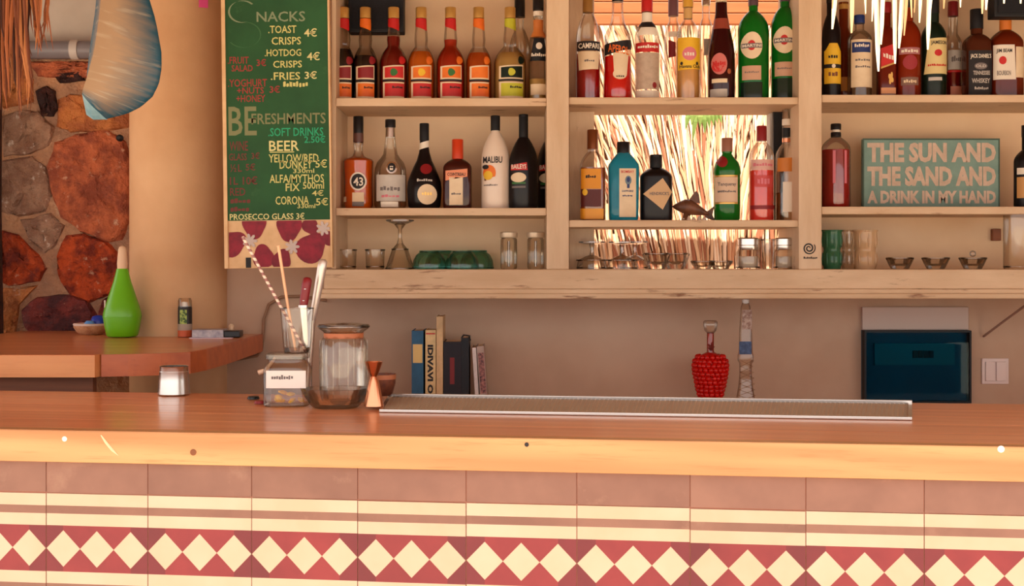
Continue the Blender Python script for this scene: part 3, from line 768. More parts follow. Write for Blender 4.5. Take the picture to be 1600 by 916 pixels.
b.quad((1110, 119, 1133, 125), PAPER, name='name_strip').quad((1108, 134, 1133, 146), PALEP, name='foot_label').disc(1136, 108, 3, 4, COPPER, name='medal')
def vermouth(cx, y, lx, label):
    b = Bottle('vermouth_bottle', label, 'bottle', cx, 'MU', NP(-22, 16 + y, 44 + y, 152, 7, 24 if cx < 1200 else 21), GREENG, None, group='green vermouth bottles at the second post')
    b.cap(-22, 8 + y, 7.8, mat('purple grey cap', (92, 66, 74), .4))
    b.disc(lx, 70 + y * 1.4, 16, 20, PAPER); l_ = b.last
    b.disc(lx - 1, 70 + y * 1.4, 6, 7.5, RED, name='red_disc', off=.0018, par=l_)
    b.quad((lx - 15, 67 + y * 1.4, lx + 15, 74 + y * 1.4), GREYINK, [('MARTINI', lx - 14, 68.5 + y * 1.4, lx + 14, 72.5 + y * 1.4, WHITE)], name='name_bar', off=.0022, par=l_)
    b.quad((lx - 14, 100 + y, lx + 14, 121 + y), mat('beige label', (204, 158, 128), .6), [('~8', lx - 11, 108 + y, lx + 11, 111 + y, GREYINK)], name='lower_label')
    b.quad((lx - 16, 124 + y, lx + 16, 150), mat('shaded green foot', (14, 40, 22), .2), name='foot_shade')  # dark green patch: shade on the lower glass put into colour
vermouth(1177, 0, 1171, 'tall green vermouth bottle standing beside the dark brandy')
vermouth(1226, -6, 1222, 'tall green vermouth bottle touching the second cream post')

# ---- middle bay, lower shelf
b = Bottle('tequila_bottle', 'golden tequila bottle with brown cap beside the first post', 'bottle', 926, 'ML',
           NP(204, 236, 262, 344, 7, 20, e=4, dr=.9), CLEAR, (262, liquid('golden brown drink', (178, 82, 18), .4)))
b.cap(203, 233, 8.6, mat('bronze cap', (128, 70, 34), .35, .5))
b.quad((907, 264, 938, 295), mat('amber yellow label', (232, 152, 30), .5), [('~5', 914, 273, 930, 279, INK)]).quad((907, 296, 938, 322), mat('maroon label', (92, 26, 22), .5), name='lower_label').disc(913, 300, 4, 5, YELLOW, name='star')
b.quad((906, 325, 942, 341), mat('gold foot label', (236, 160, 40), .4), name='foot_label')
b = Bottle('gin_bottle', 'sky blue square gin bottle with cream label', 'bottle', 974, 'ML',
           [(224, 9, 2, 1), (238, 9, 2, 1), (241, 11, 3, 1), (248, 17, 4, 1), (257, 23, 6, .8), (262, 24, 6, .8), (320, 23, 6, .8), (340, 22.5, 6, .8), (344, 21, 6, .8)], BLUEG)
b.cap(222, 240, 10.2, BLACK)
b.quad((966, 264, 992, 338), PAPER, [('BOMBAY', 969, 267, 989, 271, RED), ('SAPPHIRE', 970, 297, 988, 300, BLUEP), ('~6', 971, 304, 987, 307, BLUEP)])
b.disc(980, 282, 5, 7, mat('grey blue print', (110, 130, 140), .5), name='portrait').disc(980, 281, 2.6, 4, BLUEP, name='portrait_centre', off=.0018).quad((978, 288, 982, 294), BLUEP, name='portrait_stem', off=.0016)
b = Bottle('gin_bottle', 'squat black gin bottle with cream diamond label', 'bottle', 1025, 'ML', NP(243, 262, 277, 344, 9, 25, e=3.5, dr=.85), DARKG)
b.cap(242, 262, 9.6, BLACKM)
b.quad([(1033, 279), (1048, 300), (1033, 327), (1003, 303)], mat('tan diamond label', (214, 174, 128), .6), [("HENDRICK'S", 1013, 300, 1043, 305, GREYINK)])
b = Bottle('gin_bottle', 'green gin bottle with bronze cap and red wax seal', 'bottle', 1136, 'ML',
           [(217, 8), (238, 8), (240, 7.5), (243, 9), (248, 13), (254, 18), (262, 20.5), (270, 21.5), (273, 20.5), (278, 20.5), (320, 20.5), (340, 20), (344, 18)], GREENG)
b.cap(216, 237, 8.6, mat('bronze brown cap', (150, 98, 78), .4)).disc(1126, 253, 8, 9, DRED, name='wax_seal', off=.002)
b.quad((1116, 276, 1150, 316), mat('pale beige label', (222, 190, 160), .6), [('Tanqueray', 1119, 285, 1147, 292, GREYINK), ('~11', 1119, 297, 1147, 301, GREYINK)]).quad((1116, 274, 1150, 277), GOLD, name='gold_edge').quad((1116, 315, 1150, 318), GOLD, name='gold_edge')
b = Bottle('gin_bottle', 'pink gin bottle with dark red cap', 'bottle', 1190, 'ML',
           NP(199, 222, 246, 344, 7, 19.5), CLEAR, (266, PINKL))
b.cap(197, 220, 7.8, DRED).quad((1172, 250, 1207, 266), mat('clear pink label', (226, 176, 160), .5), [('~7', 1174, 255, 1204, 261, PINK)])
b.quad((1176, 274, 1204, 292), mat('rose print', (206, 70, 66), .4), [('~4', 1180, 277, 1200, 289, PINK)], name='lower_label').quad((1171, 320, 1209, 326), DRED, name='foot_line')
b = Bottle('rum_bottle', 'clear bottle with black pourer and orange label by the second post', 'bottle', 1229, 'ML',
           NP(172, 224, 246, 344, 6.5, 17), CLEAR, (300, glass('pale drink', (236, 214, 180))))
b.cap(168, 186, 5, STEEL, 'pourer', 3).cap(186, 196, 7, WHITE, 'cap').band(200, 214, BLACKM, 'foil').band(216, 222, COPPER, 'ring')
b.quad((1213, 247, 1242, 268), mat('orange brown label', (206, 122, 40), .5)).quad((1220, 284, 1236, 330), WHITE, name='lower_label')
bb = MB().box(X(1208, 4.21), X(1248, 4.21), 4.205, 4.225, ZS['ML'], Z(167, 4.21)).build('dark_board', BLACKM, bevel=0.002)
tag(bb, 'narrow black board standing behind the bottle with the pourer', 'board')

# ---- right bay, upper shelf
def right(name, label, cx, prof, body, liq=None, Y=YB): return Bottle(name, label, 'bottle', cx, 'RU', prof, body, liq, Y)
b = right('rum_bottle', 'dark bottle with yellow figure shaped label beside the second post', 1299, NP(-10, 22, 56, 148, 7, 14.5), DARKG)
b.cap(-10, 4, 7.6, BLACK)
b.quad([(1293, 66), (1305, 66), (1311, 77), (1287, 77)], YELLOW, name='label_peak').quad((1286, 77, 1312, 97), YELLOW, [('~4', 1291, 83, 1306, 89, INK)]).quad((1286, 97, 1312, 103), INK, name='label_strip').quad((1286, 103, 1312, 126), YELLOW, [('~3', 1291, 108, 1306, 116, BROWNW)], name='lower_label').disc(1299, 100, 3, 3, WHITE, name='crest')
b = right('whisky_bottle', 'brown bottle with gold band behind the yellow figure label', 1318, NP(4, 40, 70, 148, 7, 13), BROWNL, None, 4.215)
b.cap(4, 14, 7.6, GOLD).quad((1309, 112, 1326, 132), mat('old gold label', (196, 120, 30), .5))
b = right('vodka_bottle', 'clear bottle with white label and navy name block', 1343, NP(24, 46, 60, 148, 7, 18.5), CLEARG)
b.cap(24, 36, 8.2, BLUEP)
b.quad((1327, 62, 1361, 132), PAPER, [('~6', 1332, 90, 1356, 94, GREYINK), ('~7', 1332, 100, 1356, 104, GREYINK)])
l_ = b.last; b.quad((1328, 66, 1356, 81), BLUEP, [('~8', 1331, 68, 1354, 74, WHITE)], name='name_block', off=.0015, par=l_)
b = right('whisky_bottle', 'square whisky bottle with slanted red label behind the straw strands', 1385, NP(4, 40, 62, 148, 6.5, 13.5, e=5), liquid('red brown glass', (120, 30, 14), .25))
b.cap(4, 20, 7.4, DRED).quad([(1373, 74), (1396, 66), (1396, 94), (1373, 102)], RED, [('~4', 1376, 79, 1393, 88, WHITE, -5)]).quad([(1373, 101), (1396, 93), (1396, 96), (1373, 104)], GOLD, name='gold_line')
b.disc(1388, 118, 4.5, 10, GOLD, name='walking_figure', pts=lambda a: .55 + .45 * abs(math.sin(2 * a + .6))).quad((1373, 132, 1396, 141), mat('pale orange label', (240, 170, 120), .5), name='foot_label')
b = right('whisky_bottle', 'rounded red brown bottle with pink print behind the straw strands', 1419, NP(-8, 32, 56, 148, 7.5, 19), liquid('red amber glass', (150, 44, 14), .25))
b.cap(-8, 12, 8.2, BLACK).quad((1402, 73, 1433, 83), mat('mauve print', (176, 110, 110), .5), [('~6', 1404, 75, 1430, 81, WHITE)], name='name_strip').disc(1417, 95, 11, 11, mat('crimson print', (160, 42, 48), .5)).quad((1404, 117, 1430, 129), mat('taupe print', (132, 96, 80), .5), [('~6', 1407, 120, 1427, 126, PAPER)], name='lower_label')
b = right('whisky_bottle', 'dark green whiskey bottle with cream label and red crest', 1459, NP(-4, 34, 56, 148, 8, 19), DKGREEN)
b.cap(-4, 20, 8.4, BLACKM)
b.quad([(1446, 60), (1476, 58), (1477, 112), (1441, 112)], mat('parchment label', (228, 204, 140), .6), [('JAMESON', 1449, 63, 1475, 70, INK), ('~12', 1445, 97, 1474, 101, RED)]).disc(1460, 81, 6, 5, RED, name='crest').quad((1446, 117, 1466, 122), PALEP, name='small_print')
b = right('rum_bottle', 'slim bottle with dark red cap between cream label and black label', 1489, NP(4, 50, 68, 148, 7, 14), CLEAR, (104, DKRED), 4.2)
b.cap(3, 24, 8, mat('wine cap', (120, 26, 30), .4)).quad((1478, 74, 1501, 102), PALEP, [('~5', 1482, 82, 1498, 92, GREYINK)]).quad((1478, 103, 1501, 106), RED, name='red_line').quad((1481, 126, 1499, 138), mat('peach label', (226, 140, 110), .5), name='foot_label')
b = right('whisky_bottle', 'square whiskey bottle with large black label and white print', 1526, NP(17, 52, 66, 148, 9, 19, e=6, dr=.95), liquid('dark amber glass', (92, 42, 24), .25))
b.cap(15, 44, 10, BLACKM)
b.quad((1508, 78, 1544, 146), INK, [("JACK DANIEL'S", 1510, 83, 1542, 91, WHITE, 0), ('OLD', 1518, 99, 1534, 103, PALEP), ('TENNESSEE', 1514, 108, 1540, 114, PALEP), ('WHISKEY', 1512, 119, 1540, 126, PALEP), ('~8', 1516, 131, 1538, 136, PALEP)]); l_ = b.last
b.disc(1526, 101, 10, 5, GREYINK, name='oval', off=.0012, par=l_)
b = right('whisky_bottle', 'amber bourbon bottle with white label and red seal under the speaker', 1571, NP(14, 46, 66, 148, 8.5, 25, e=3.2, dr=.85), liquid('amber brown glass', (122, 40, 14), .25))
b.band(28, 46, mat('orange neck', (214, 116, 40), .4), 'neck_foil', .0012).cap(12, 28, 9, BLACKM)
b.quad([(1547, 70), (1577, 70), (1579, 121), (1547, 121)], WHITE, [('JIM BEAM', 1550, 76, 1573, 83, INK), ('BOURBON', 1551, 108, 1571, 115, GREYINK)]).disc(1559, 93, 5.5, 6, RED, name='red_seal').quad((1579, 73, 1593, 118), PAPER, name='side_label')

# ---- right bay, lower shelf
b = Bottle('gin_bottle', 'red bottle with black stopper beside the mint green sign', 'bottle', 1306, 'RL', NP(208, 214, 234, 323, 6.5, 22.5), CLEAR, (234, liquid('crimson drink', (186, 24, 22), .3)))
b.cap(194, 203, 8.2, BLACK, 'stopper').cap(203, 207, 6, WHITE, 'stopper_ring').cap(207, 214, 8, BLACK, 'collar')
b.quad((1296, 236, 1300, 286), PINK, name='etched_line').quad((1314, 236, 1318, 286), PINK, name='etched_line')
b = Bottle('whisky_bottle', 'dark shouldered bottle with tan label at the right edge', 'bottle', 1604, 'RL', NP(196, 234, 252, 323, 7, 19), DARKG)
b.cap(196, 214, 7.6, BLACK).quad((1586, 262, 1622, 272), WHITE, name='shoulder_label').quad((1586, 276, 1622, 308), mat('tan label', (206, 150, 86), .5))

# ================================================================== BLACK BOXES ON THE TOP SHELVES
def speaker(px0, px1, py1, label, Y):
    x0, x1, zb = X(px0, Y), X(px1, Y), Z(py1, Y)
    t = thing('loudspeaker', label, 'speaker', ((x0 + x1) / 2, Y, zb))
    w = (x1 - x0) / 2
    MB().box(-w, w, -0.03, 0.03, 0, 0.30).build('cabinet', BLACKM, t, bevel=0.004)
    MB().box(-w * .88, w * .88, -0.034, -0.03, 0.012, 0.288).build('grille', mat('speaker cloth', (26, 25, 32), .8, c2=(16, 16, 20), scale=200), t)
    MB().box(-.01, .01, 0.03, 0.06, .1, .2).build('bracket', BLACKM, t)
speaker(546, 632, 53, 'black box speaker behind the dark liqueurs', 4.2)
speaker(1548, 1640, 29, 'black box speaker above the amber bourbon bottle', 4.06)

# ================================================================== SIGN, SHARK
Ysg = 4.16
sg = thing('wooden_sign', 'mint green board sign about sun, sand and a drink', 'sign', (X(1455, Ysg), Ysg, ZS['RL']))
MINT = mat('mint green paint', (132, 160, 148), .7, c2=(116, 146, 134), scale=14, bump=.1)
sx, sx1, szt, szb = S(-107, Ysg), S(107, Ysg), Z(217, Ysg) - ZS['RL'], 0
MB().box(sx, sx1, 0, 0.02, szb, szt).build('board', MINT, sg, bevel=0.002)
EDG = mat('dark green edge', (70, 92, 78), .7)
for bx in ((sx, sx1, szt - .004, szt + .001), (sx, sx1, 0, .004), (sx, sx + .004, .004, szt - .004), (sx1 - .004, sx1, .004, szt - .004)):
    MB().box(bx[0], bx[1], -0.002, 0.0, bx[2], bx[3]).build('border', EDG, sg)
LET = mat('faded cream lettering', (214, 188, 166), .7, c2=(196, 170, 148), scale=30)
for s_, a, y0, y1, c in (('THE SUN AND', 1355, 223, 254, 1556), ('THE SAND AND', 1355, 260, 291, 1556), ('A DRINK IN MY HAND', 1355, 298, 318, 1556)):
    text_flat(s_, X(a, Ysg) - X(1455, Ysg), Z(y1, Ysg) - ZS['RL'], X(c, Ysg) - X(1455, Ysg), Z(y0, Ysg) - ZS['RL'], -0.0012, 'lettering', LET, sg, .05)

BRZ = mat('bronze brown figurine', (124, 76, 50), .45, 0, c2=(84, 50, 34), scale=30)
Yk = 4.13
sk = thing('shark_figurine', 'small brown shark figurine between the black and green gin bottles', 'figurine', (X(1082, Yk), Yk, ZS['ML']))
bodyk = []
for t_, hw, zc in ((0, .3, 15), (.08, 4, 15), (.2, 8, 15), (.36, 12, 15), (.5, 12, 14), (.66, 9.5, 11), (.8, 6.5, 8), (.92, 4, 5), (1, 2.2, 3)):
    cxk = S(-32 + 58 * t_, Yk)
    bodyk.append([(cxk, S(hw * .8, Yk) * math.cos(a), S(zc + 8, Yk) + S(hw, Yk) * math.sin(a)) for a in [2 * math.pi * k / 14 for k in range(14)]])
MB().rings(bodyk).build('body', BRZ, sk, smooth=60)
def fin(pts, th=.004): return MB().slab([(S(a, Yk), S(c, Yk)) for a, c in pts], -th / 2, th / 2)
fin([(-8, 30), (12, 28), (10, 42), (6, 48), (2, 44)]).build('dorsal_fin', BRZ, sk)
fin([(18, 12), (34, 24), (31, 10), (36, 0), (20, 6)]).build('tail_fin', BRZ, sk)
for s_ in (-1, 1):
    o = fin([(-14, 14), (-2, 14), (-8, 2), (-16, 0)]).build('side_fin', BRZ, sk, (0, s_ * .008, 0)); o.rotation_euler = (s_ * .5, 0, 0)
CORAL = mat('white coral', (240, 214, 190), .8)
cb = MB()
for k in range(5): cb.lathe([(.009, 0), (.007, .008), (.002, .014 + .004 * (k % 2))], 8, c=(S(-14 + 8 * k, Yk), -.004 * (k % 2)))
cb.build('coral_base', CORAL, sk)

# ================================================================== GLASSWARE ON THE BOTTOM SHELF
ZB = ZS['B']
def glassware(name, label, cat, cx, prof, m, Y=YB, group=None, part='bowl', e=2, n=24, rim=None):
    """prof: (height px, half width px) outer profile from the bottom; thin open wall"""
    t = thing(name, label, cat, (X(cx, Y), Y, ZB), 0, group)
    MB().lathe([(S(r, Y), S(h, Y)) for h, r in prof], n, e=e, close0=True, close1=False).build(part, m, t, smooth=40)
    return t
RIMG = glass('thick rim glass', (250, 246, 242), (176, 164, 154), .05, .9)
def rim(t, r, h, Y, m=RIMG, w=1.3):
    MB().tube([(S(r, Y) * math.cos(a), S(r, Y) * math.sin(a), S(h, Y)) for a in [2 * math.pi * k / 24 for k in range(25)]], S(w, Y), 6).build('rim', m, t, smooth=60)
for cx, lb in ((542, 'low clear glass in the corner by the menu board'), (586, 'low clear glass left of the upturned cocktail glass')):
    t = glassware('shot_glass', lb, 'glass', cx, [(0, 13), (2, 14), (30, 15)], CLEARG, group='low glasses in the first bay'); rim(t, 15, 30, YB); rim(t, 13.5, 4, YB)
t = glassware('cocktail_glass', 'clear cocktail glass standing upside down beside teal bowls', 'glass', 625, [(0, 22), (2, 22), (30, 13), (40, 5)], CLEARG, part='bowl')
MB().lathe([(S(5, YB), S(40, YB)), (S(3, YB), S(48, YB)), (S(3, YB), S(62, YB)), (S(9, YB), S(70, YB))], 16).build('stem', CLEARG, t, smooth=50)
MB().lathe([(S(9, YB), S(70, YB)), (S(22, YB), S(75, YB)), (S(22, YB), S(77, YB))], 24).build('foot', RIMG, t, smooth=40); rim(t, 22, 1, YB); rim(t, 12.5, 31, YB)
def bowl(cx, Y, lb):
    t = glassware('glass_bowl', lb, 'bowl', cx, [(0, 26), (4, 26.5), (14, 25), (22, 21), (28, 14), (29, 4)], TEALG, Y, 'teal bowls on the bottom shelf'); rim(t, 26, 2, Y, TEALG); rim(t, 15, 28, Y, TEALG)
bowl(671, 4.08, 'upturned teal glass bowl nearest the cocktail glass'); bowl(722, 4.08, 'upturned teal glass bowl in front, further from the cocktail glass')
bowl(690, 4.21, 'upturned teal glass bowl behind, nearer the cocktail glass'); bowl(745, 4.21, 'upturned teal glass bowl behind, nearer the clear jars')
LIDW = mat('pale jar lid', (214, 190, 160), .35, .3)
for cx, lb in ((795, 'clear jar with pale lid beside the teal bowls'), (837, 'clear jar with pale lid against the first post')):
    t = glassware('glass_jar', lb, 'jar', cx, [(0, 12), (3, 13), (46, 13), (49, 11)], CLEARG, group='clear lidded jars', part='jar')
    MB().lathe([(S(13.5, YB), S(49, YB)), (S(14, YB), S(51, YB)), (S(14, YB), S(57, YB)), (S(12, YB), S(58, YB))], 24).build('lid', LIDW, t, smooth=40)
    MB().lathe([(S(2, YB), S(4, YB)), (S(2, YB), S(44, YB))], 8).build('inner_tube', RIMG, t, smooth=40)
# middle bay
for cx, Y, lb in ((925, 4.14, 'upturned stemmed glass dish beside the first post'), (972, 4.07, 'upturned wide stemmed glass dish second from the post'), (992, 4.2, 'upturned stemmed glass dish behind the wide one')):
    t = glassware('stemmed_dish', lb, 'glass', cx, [(0, 24), (3, 24), (14, 22), (20, 10), (22, 4)], CLEARG, Y, 'upturned stemmed dishes', 'bowl')
    MB().lathe([(S(4, Y), S(22, Y)), (S(2.5, Y), S(30, Y)), (S(4, Y), S(38, Y))], 12).build('stem', RIMG, t, smooth=50)
    MB().lathe([(S(4, Y), S(38, Y)), (S(21, Y), S(41, Y)), (S(21, Y), S(43, Y))], 24).build('foot', RIMG, t, smooth=40); rim(t, 24, 14, Y); rim(t, 23.5, 2, Y)
CUT = glass('cut glass', (252, 250, 247), (190, 178, 170), .10, .8)
def ashtray(cx, Y, hw, h, lb, grp, m=CUT):
    t = thing('glass_ashtray', lb, 'ashtray', (X(cx, Y), Y, ZB), 0, grp)
    rs_ = []
    for hh, r, k in ((0, .62, 0), (.15, .7, .02), (.55, .86, .05), (1, 1, .08), (1, .88, .08), (.5, .72, .03), (.3, .3, 0)):
        rs_.append([(S(hw * r, Y) * (1 + k * math.cos(8 * a)) * math.cos(a), S(hw * r, Y) * (1 + k * math.cos(8 * a)) * math.sin(a), S(h * hh, Y)) for a in [2 * math.pi * i / 32 for i in range(32)]])
    MB().rings(rs_).build('dish', m, t, smooth=30); rim(t, hw * .96, h, Y, m, 1.6)
    return t
for cx, Y, lb in ((1026, 4.1, 'scalloped cut glass dish left of the flat dishes'), (1056, 4.14, 'scalloped cut glass dish right behind its twin')): ashtray(cx, Y, 21, 24, lb, 'cut glass dishes in the middle bay')
for cx, Y, lb in ((1098, 4.1, 'flat glass ashtray next to the scalloped dishes'), (1126, 4.1, 'flat glass ashtray next to the metal topped jars')): ashtray(cx, Y, 18, 12, lb, 'flat ashtrays in the middle bay')
def shaker(cx, lb):
    t = glassware('mason_jar', lb, 'jar', cx, [(0, 17), (3, 18), (26, 18), (30, 16)], CLEARG, group='metal topped jars', part='jar')
    MB().lathe([(S(17, YB), S(30, YB)), (S(17.5, YB), S(31, YB)), (S(17.5, YB), S(36, YB)), (S(16.5, YB), S(37, YB)), (S(17.5, YB), S(38, YB)), (S(17.5, YB), S(47, YB)), (S(14, YB), S(49, YB))], 24).build('lid', STEEL, t, smooth=40)
    MB().lathe([(S(15, YB), S(2, YB)), (S(15, YB), S(20, YB))], 20).build('contents', mat('pale grains', (206, 190, 172), .9), t, smooth=40); rim(t, 18, 3, YB)
shaker(1169, 'glass jar with steel screw lid next to the flat ashtrays'); shaker(1227, 'glass jar with steel screw lid against the second post')
t = glassware('tall_glass', 'narrow clear glass between the two steel lidded jars', 'glass', 1200, [(0, 8), (3, 9), (46, 11)], CLEARG); rim(t, 11, 46, YB)
# right bay
def tiki(cx, hw, m, lb, Y=YB):
    t = glassware('tumbler', lb, 'glass', cx, [(0, hw * .85), (3, hw * .9), (8, hw * .97), (14, hw), (22, hw * .98), (27, hw * .88), (30, hw * .86), (33, hw * .9), (40, hw), (50, hw * 1.02), (58, hw), (60, hw * 1.03)], m, Y, 'moulded tumblers beside the second post', 'tumbler')
    for k in range(8):
        a = 2 * math.pi * k / 8
        for z0, z1 in ((6, 26), (34, 56)):
            MB().tube([(S(hw * 1.0, Y) * math.cos(a), S(hw * 1.0, Y) * math.sin(a), S(z, Y)) for z in (z0, (z0 + z1) / 2, z1)], [S(.4, Y), S(1.6, Y), S(.4, Y)], 6).build('moulded_rib', m, t, smooth=60)
    rim(t, hw * 1.02, 60, Y, m)
tiki(1300, 15, liquid('jade green glass', (72, 132, 92), .35), 'jade green moulded tumbler beside the post emblem')
tiki(1327, 13, CLEARG, 'clear moulded tumbler half hidden behind the cream one', 4.2)
tiki(1352, 18, liquid('milky glass', (232, 194, 150), .3), 'milky cream moulded tumbler beside the jade one')
for cx, lb in ((1406, 'cut glass ashtray nearest the cream tumbler'), (1462, 'cut glass ashtray in the middle of three'), (1520, 'cut glass ashtray with a small round knob on top')):
    t = ashtray(cx, YB, 21, 17, lb, 'three cut glass ashtrays in the last bay')
    if cx == 1520: MB().lathe([(S(5, YB) * math.sin(a), S(24, YB) - S(5, YB) * math.cos(a)) for a in [math.pi * (k + .02) / 8.3 for k in range(9)]], 14).build('knob', CUT, t, smooth=60)
t = glassware('tall_vase', 'tall clear glass cylinder at the end of the bottom shelf', 'glass', 1592, [(0, 22), (3, 23), (92, 23)], CLEARG, 4.06, part='cylinder'); rim(t, 23, 92, 4.06); rim(t, 22, 4, 4.06)
hk = MB().box(-.014, .014, -.012, .012, -.02, .02).build('hinge_block', BROWNW, None, (X(1557, 4.27), 4.276, Z(367, 4.27)), bevel=.003); tag(hk, 'small brown wooden block on the shelf back by the glass cylinder', 'block')

# ================================================================== ON THE WALL BELOW THE SHELVES
Yp = YW - 0.012
pb = thing('fuse_box', 'dark tinted glass cabinet set in the wall below the shelves', 'cabinet', (X(1430, Yp), Yp, Z(629, Yp)))
w, hgt = S(83, Yp), S(113, Yp)
NAVY = mat('dark teal panel', (14, 56, 74), .5)
MB().box(-w, w, 0, .012, 0, hgt).build('back', NAVY, pb)
for bx in ((-w, w, hgt - .006, hgt), (-w, w, 0, .006), (-w, -w + .006, .006, hgt - .006), (w - .006, w, .006, hgt - .006)):
    MB().box(bx[0], bx[1], -.03, .0, bx[2], bx[3]).build('frame', BLACKM, pb)
MB().box(-w * .78, w * .72, -.012, 0, hgt * .52, hgt * .82).build('switch_row', mat('teal switch strip', (22, 84, 88), .4), pb)
for k in range(4): MB().box(-.012 + k * .018, .002 + k * .018, -.018, -.012, hgt * .62, hgt * .72).build('breaker', BLACKM, pb)
MB().box(-w + .006, w - .006, -.026, -.023, .006, hgt - .006).build('tinted_door', glass('tinted glass', (170, 225, 236), (60, 110, 130), .03, .10), pb)
MB().box(-w, w, -.004, .012, hgt + .001, hgt + S(36, Yp)).build('blank_panel', mat('grey blank panel', (196, 172, 158), .5), pb, bevel=.002)
sw = thing('light_switch', 'white double light switch on the wall beside the dark cabinet', 'light switch', (X(1554, YW), YW, Z(580, YW)))
SWM = mat('off white plastic', (226, 204, 196), .35)
MB().box(-S(21, YW), S(21, YW), -.008, 0, -S(20, YW), S(20, YW)).build('plate', SWM, sw, bevel=.002)
for s_ in (-1, 1): MB().box(min(s_ * .002, s_ * S(16, YW)), max(s_ * .002, s_ * S(16, YW)), -.013, -.008, -S(15, YW), S(15, YW)).build('rocker', SWM, sw, bevel=.0015)
br = MB().tube([(X(1538, 4.28), 4.288, Z(526, 4.28)), (X(1612, 4.1), 4.1, Z(470, 4.1))], .004, 8).build('bracket_shadow', mat('bracket shadow tone', (150, 112, 92), .6, 0), None, smooth=60)  # wall-toned rod drawn in place of a bracket's cast shadow
tag(br, 'thin diagonal rod standing for a bracket shadow beside the light switch', 'shadow line')
cab = []
for px, py in ((510, 470), (470, 463), (440, 464), (420, 476), (412, 500), (411, 530), (409, 545), (402, 556), (380, 560), (352, 565)):
    cab.append((X(px, 4.29), 4.288, Z(py, 4.29)))
o = MB().tube(cab, .005, 8).build('wall_cable', mat('beige cable', (150, 112, 84), .6), None, smooth=60); tag(o, 'beige cable curving down the wall to the corner table', 'cable')

# ================================================================== BOOKS ON THE BACK COUNTER
ZC = 0.93
def book(label, px0, px1, ytop, cover, Y=4.17, tilt=0, deep=.15, page=PAPER):
    w_, h_ = S(px1 - px0, Y), Z(ytop, Y) - ZC
    t = thing('book', label, 'book', (X(px0, Y), Y - deep / 2, ZC), 0, 'books on the back counter'); t.rotation_euler = (0, tilt, 0)
    c = .0025 if w_ > .012 else .0015
    MB().box(c, w_ - c, .003, deep - .004, .003, h_ - .003).build('pages', page, t)
    MB().box(0, w_, 0, .003, 0, h_).build('spine', cover, t, bevel=.0008)
    MB().box(0, c, .003, deep, 0, h_).build('cover', cover, t); MB().box(w_ - c, w_, .003, deep, 0, h_).build('cover', cover, t)
    t['w'], t['h'] = w_, h_
    return t
BK = lambda n, c: mat(n, c, .6, c2=tuple(v * .88 for v in c), scale=30)
t = book('blue clothbound book with cream spine patch', 646, 664, 515, BK('blue cloth', (44, 96, 130)))
MB().box(.004, t['w'] - .003, -.0008, 0, t['h'] * .62, t['h'] * .84).build('spine_patch', mat('cream yellow patch', (226, 190, 120), .6), t); MB().box(.002, t['w'] - .002, -.0008, 0, .056, .068).build('foot_label', WHITE, t)
t = book('cream paperback with black letters down its spine', 667, 683, 514, BK('cream cover', (232, 198, 142)))
text_flat('IDIVAVI OI', .007, .062, t['w'] - .008, .226, -.0006, 'lettering', INK, t, .05, 1); MB().box(.002, t['w'] - .002, -.0007, 0, t['h'] * .95, t['h'] * .965).build('red_line', RED, t)
book('tall narrow tan book standing above the others', 684, 694, 493, BK('tan cover', (224, 184, 134)))
t = book('thick black book with red spine panel', 695, 722, 532, BK('black cover', (30, 24, 34)))
MB().box(t['w'] * .36, t['w'] * .62, -.0008, 0, .10, .185).build('spine_panel', mat('dull red panel', (126, 38, 40), .6), t)
t = book('black notebook with grey clasp beside the thick black book', 722, 734, 526, BK('charcoal cover', (28, 28, 34)))
MB().tube([(0, .02, t['h'] - .002), (.006, .02, t['h'] + .008), (t['w'], .02, t['h'] + .006), (t['w'] + .004, .02, t['h'] - .01)], .0025, 6).build('elastic_strap', INK, t)
MB().box(.006, .011, -.001, 0, .01, .05).build('clasp', STEEL, t)
t = book('leaning white magazine with a picture on its cover', 745, 751, 541, BK('white cover', (226, 212, 206)), tilt=-.06, deep=.15)
t = book('leaning picture book at the end of the row', 753, 764, 539, BK('patterned cover', (186, 160, 146)), tilt=-.07)
MB().box(.003, t['w'] - .002, -.0008, 0, .07, .2).build('cover_picture', mat('dark collage', (70, 44, 52), .6, c2=(180, 120, 110), scale=120), t)

# ================================================================== RASPBERRY AND TOWER BOTTLES
Yr = 4.14; rbz = ZC
def pz(py): return Z(py, Yr) - rbz
rb = thing('raspberry_bottle', 'red raspberry shaped bottle with glass stopper on the back counter', 'bottle', (X(1110, Yr), Yr, rbz))
RASP = liquid('raspberry red', (226, 22, 14), .12)
prf = [(640, 15), (626, 16), (612, 20), (596, 24), (580, 27), (570, 27.5), (563, 26), (558, 22), (554, 15), (551, 8)]
rad = lambda z: next((a[1] + (b_[1] - a[1]) * (a[0] - z) / (a[0] - b_[0]) for a, b_ in zip(prf, prf[1:]) if b_[0] <= z <= a[0]), 8)
MB().lathe([(S(r * .93, Yr), max(0, pz(y))) for y, r in prf], 28).build('body', RASP, rb, smooth=60)
bm_ = MB(); r2_ = random.Random(2)
k = 0
y = 622
while y > 556:
    r = rad(y); n_ = max(8, int(2 * math.pi * r / 8.2))
    for j in range(n_):
        a = 2 * math.pi * (j + .5 * (k % 2) + r2_.uniform(-.16, .16)) / n_; cx_, cy_ = S(r * .93, Yr) * math.cos(a), S(r * .93, Yr) * math.sin(a); rr_ = S(4.4, Yr)
        bm_.rings([[(cx_ + rr_ * math.sin(t_) * math.cos(q), cy_ + rr_ * math.sin(t_) * math.sin(q), pz(y) + rr_ * math.cos(t_)) for q in [2 * math.pi * i / 8 for i in range(8)]] for t_ in (.3, .9, 1.57, 2.2, 2.84)])
    y -= 6.4; k += 1
o = bm_.build('drupelets', RASP, rb, smooth=80); o['kind'] = 'stuff'
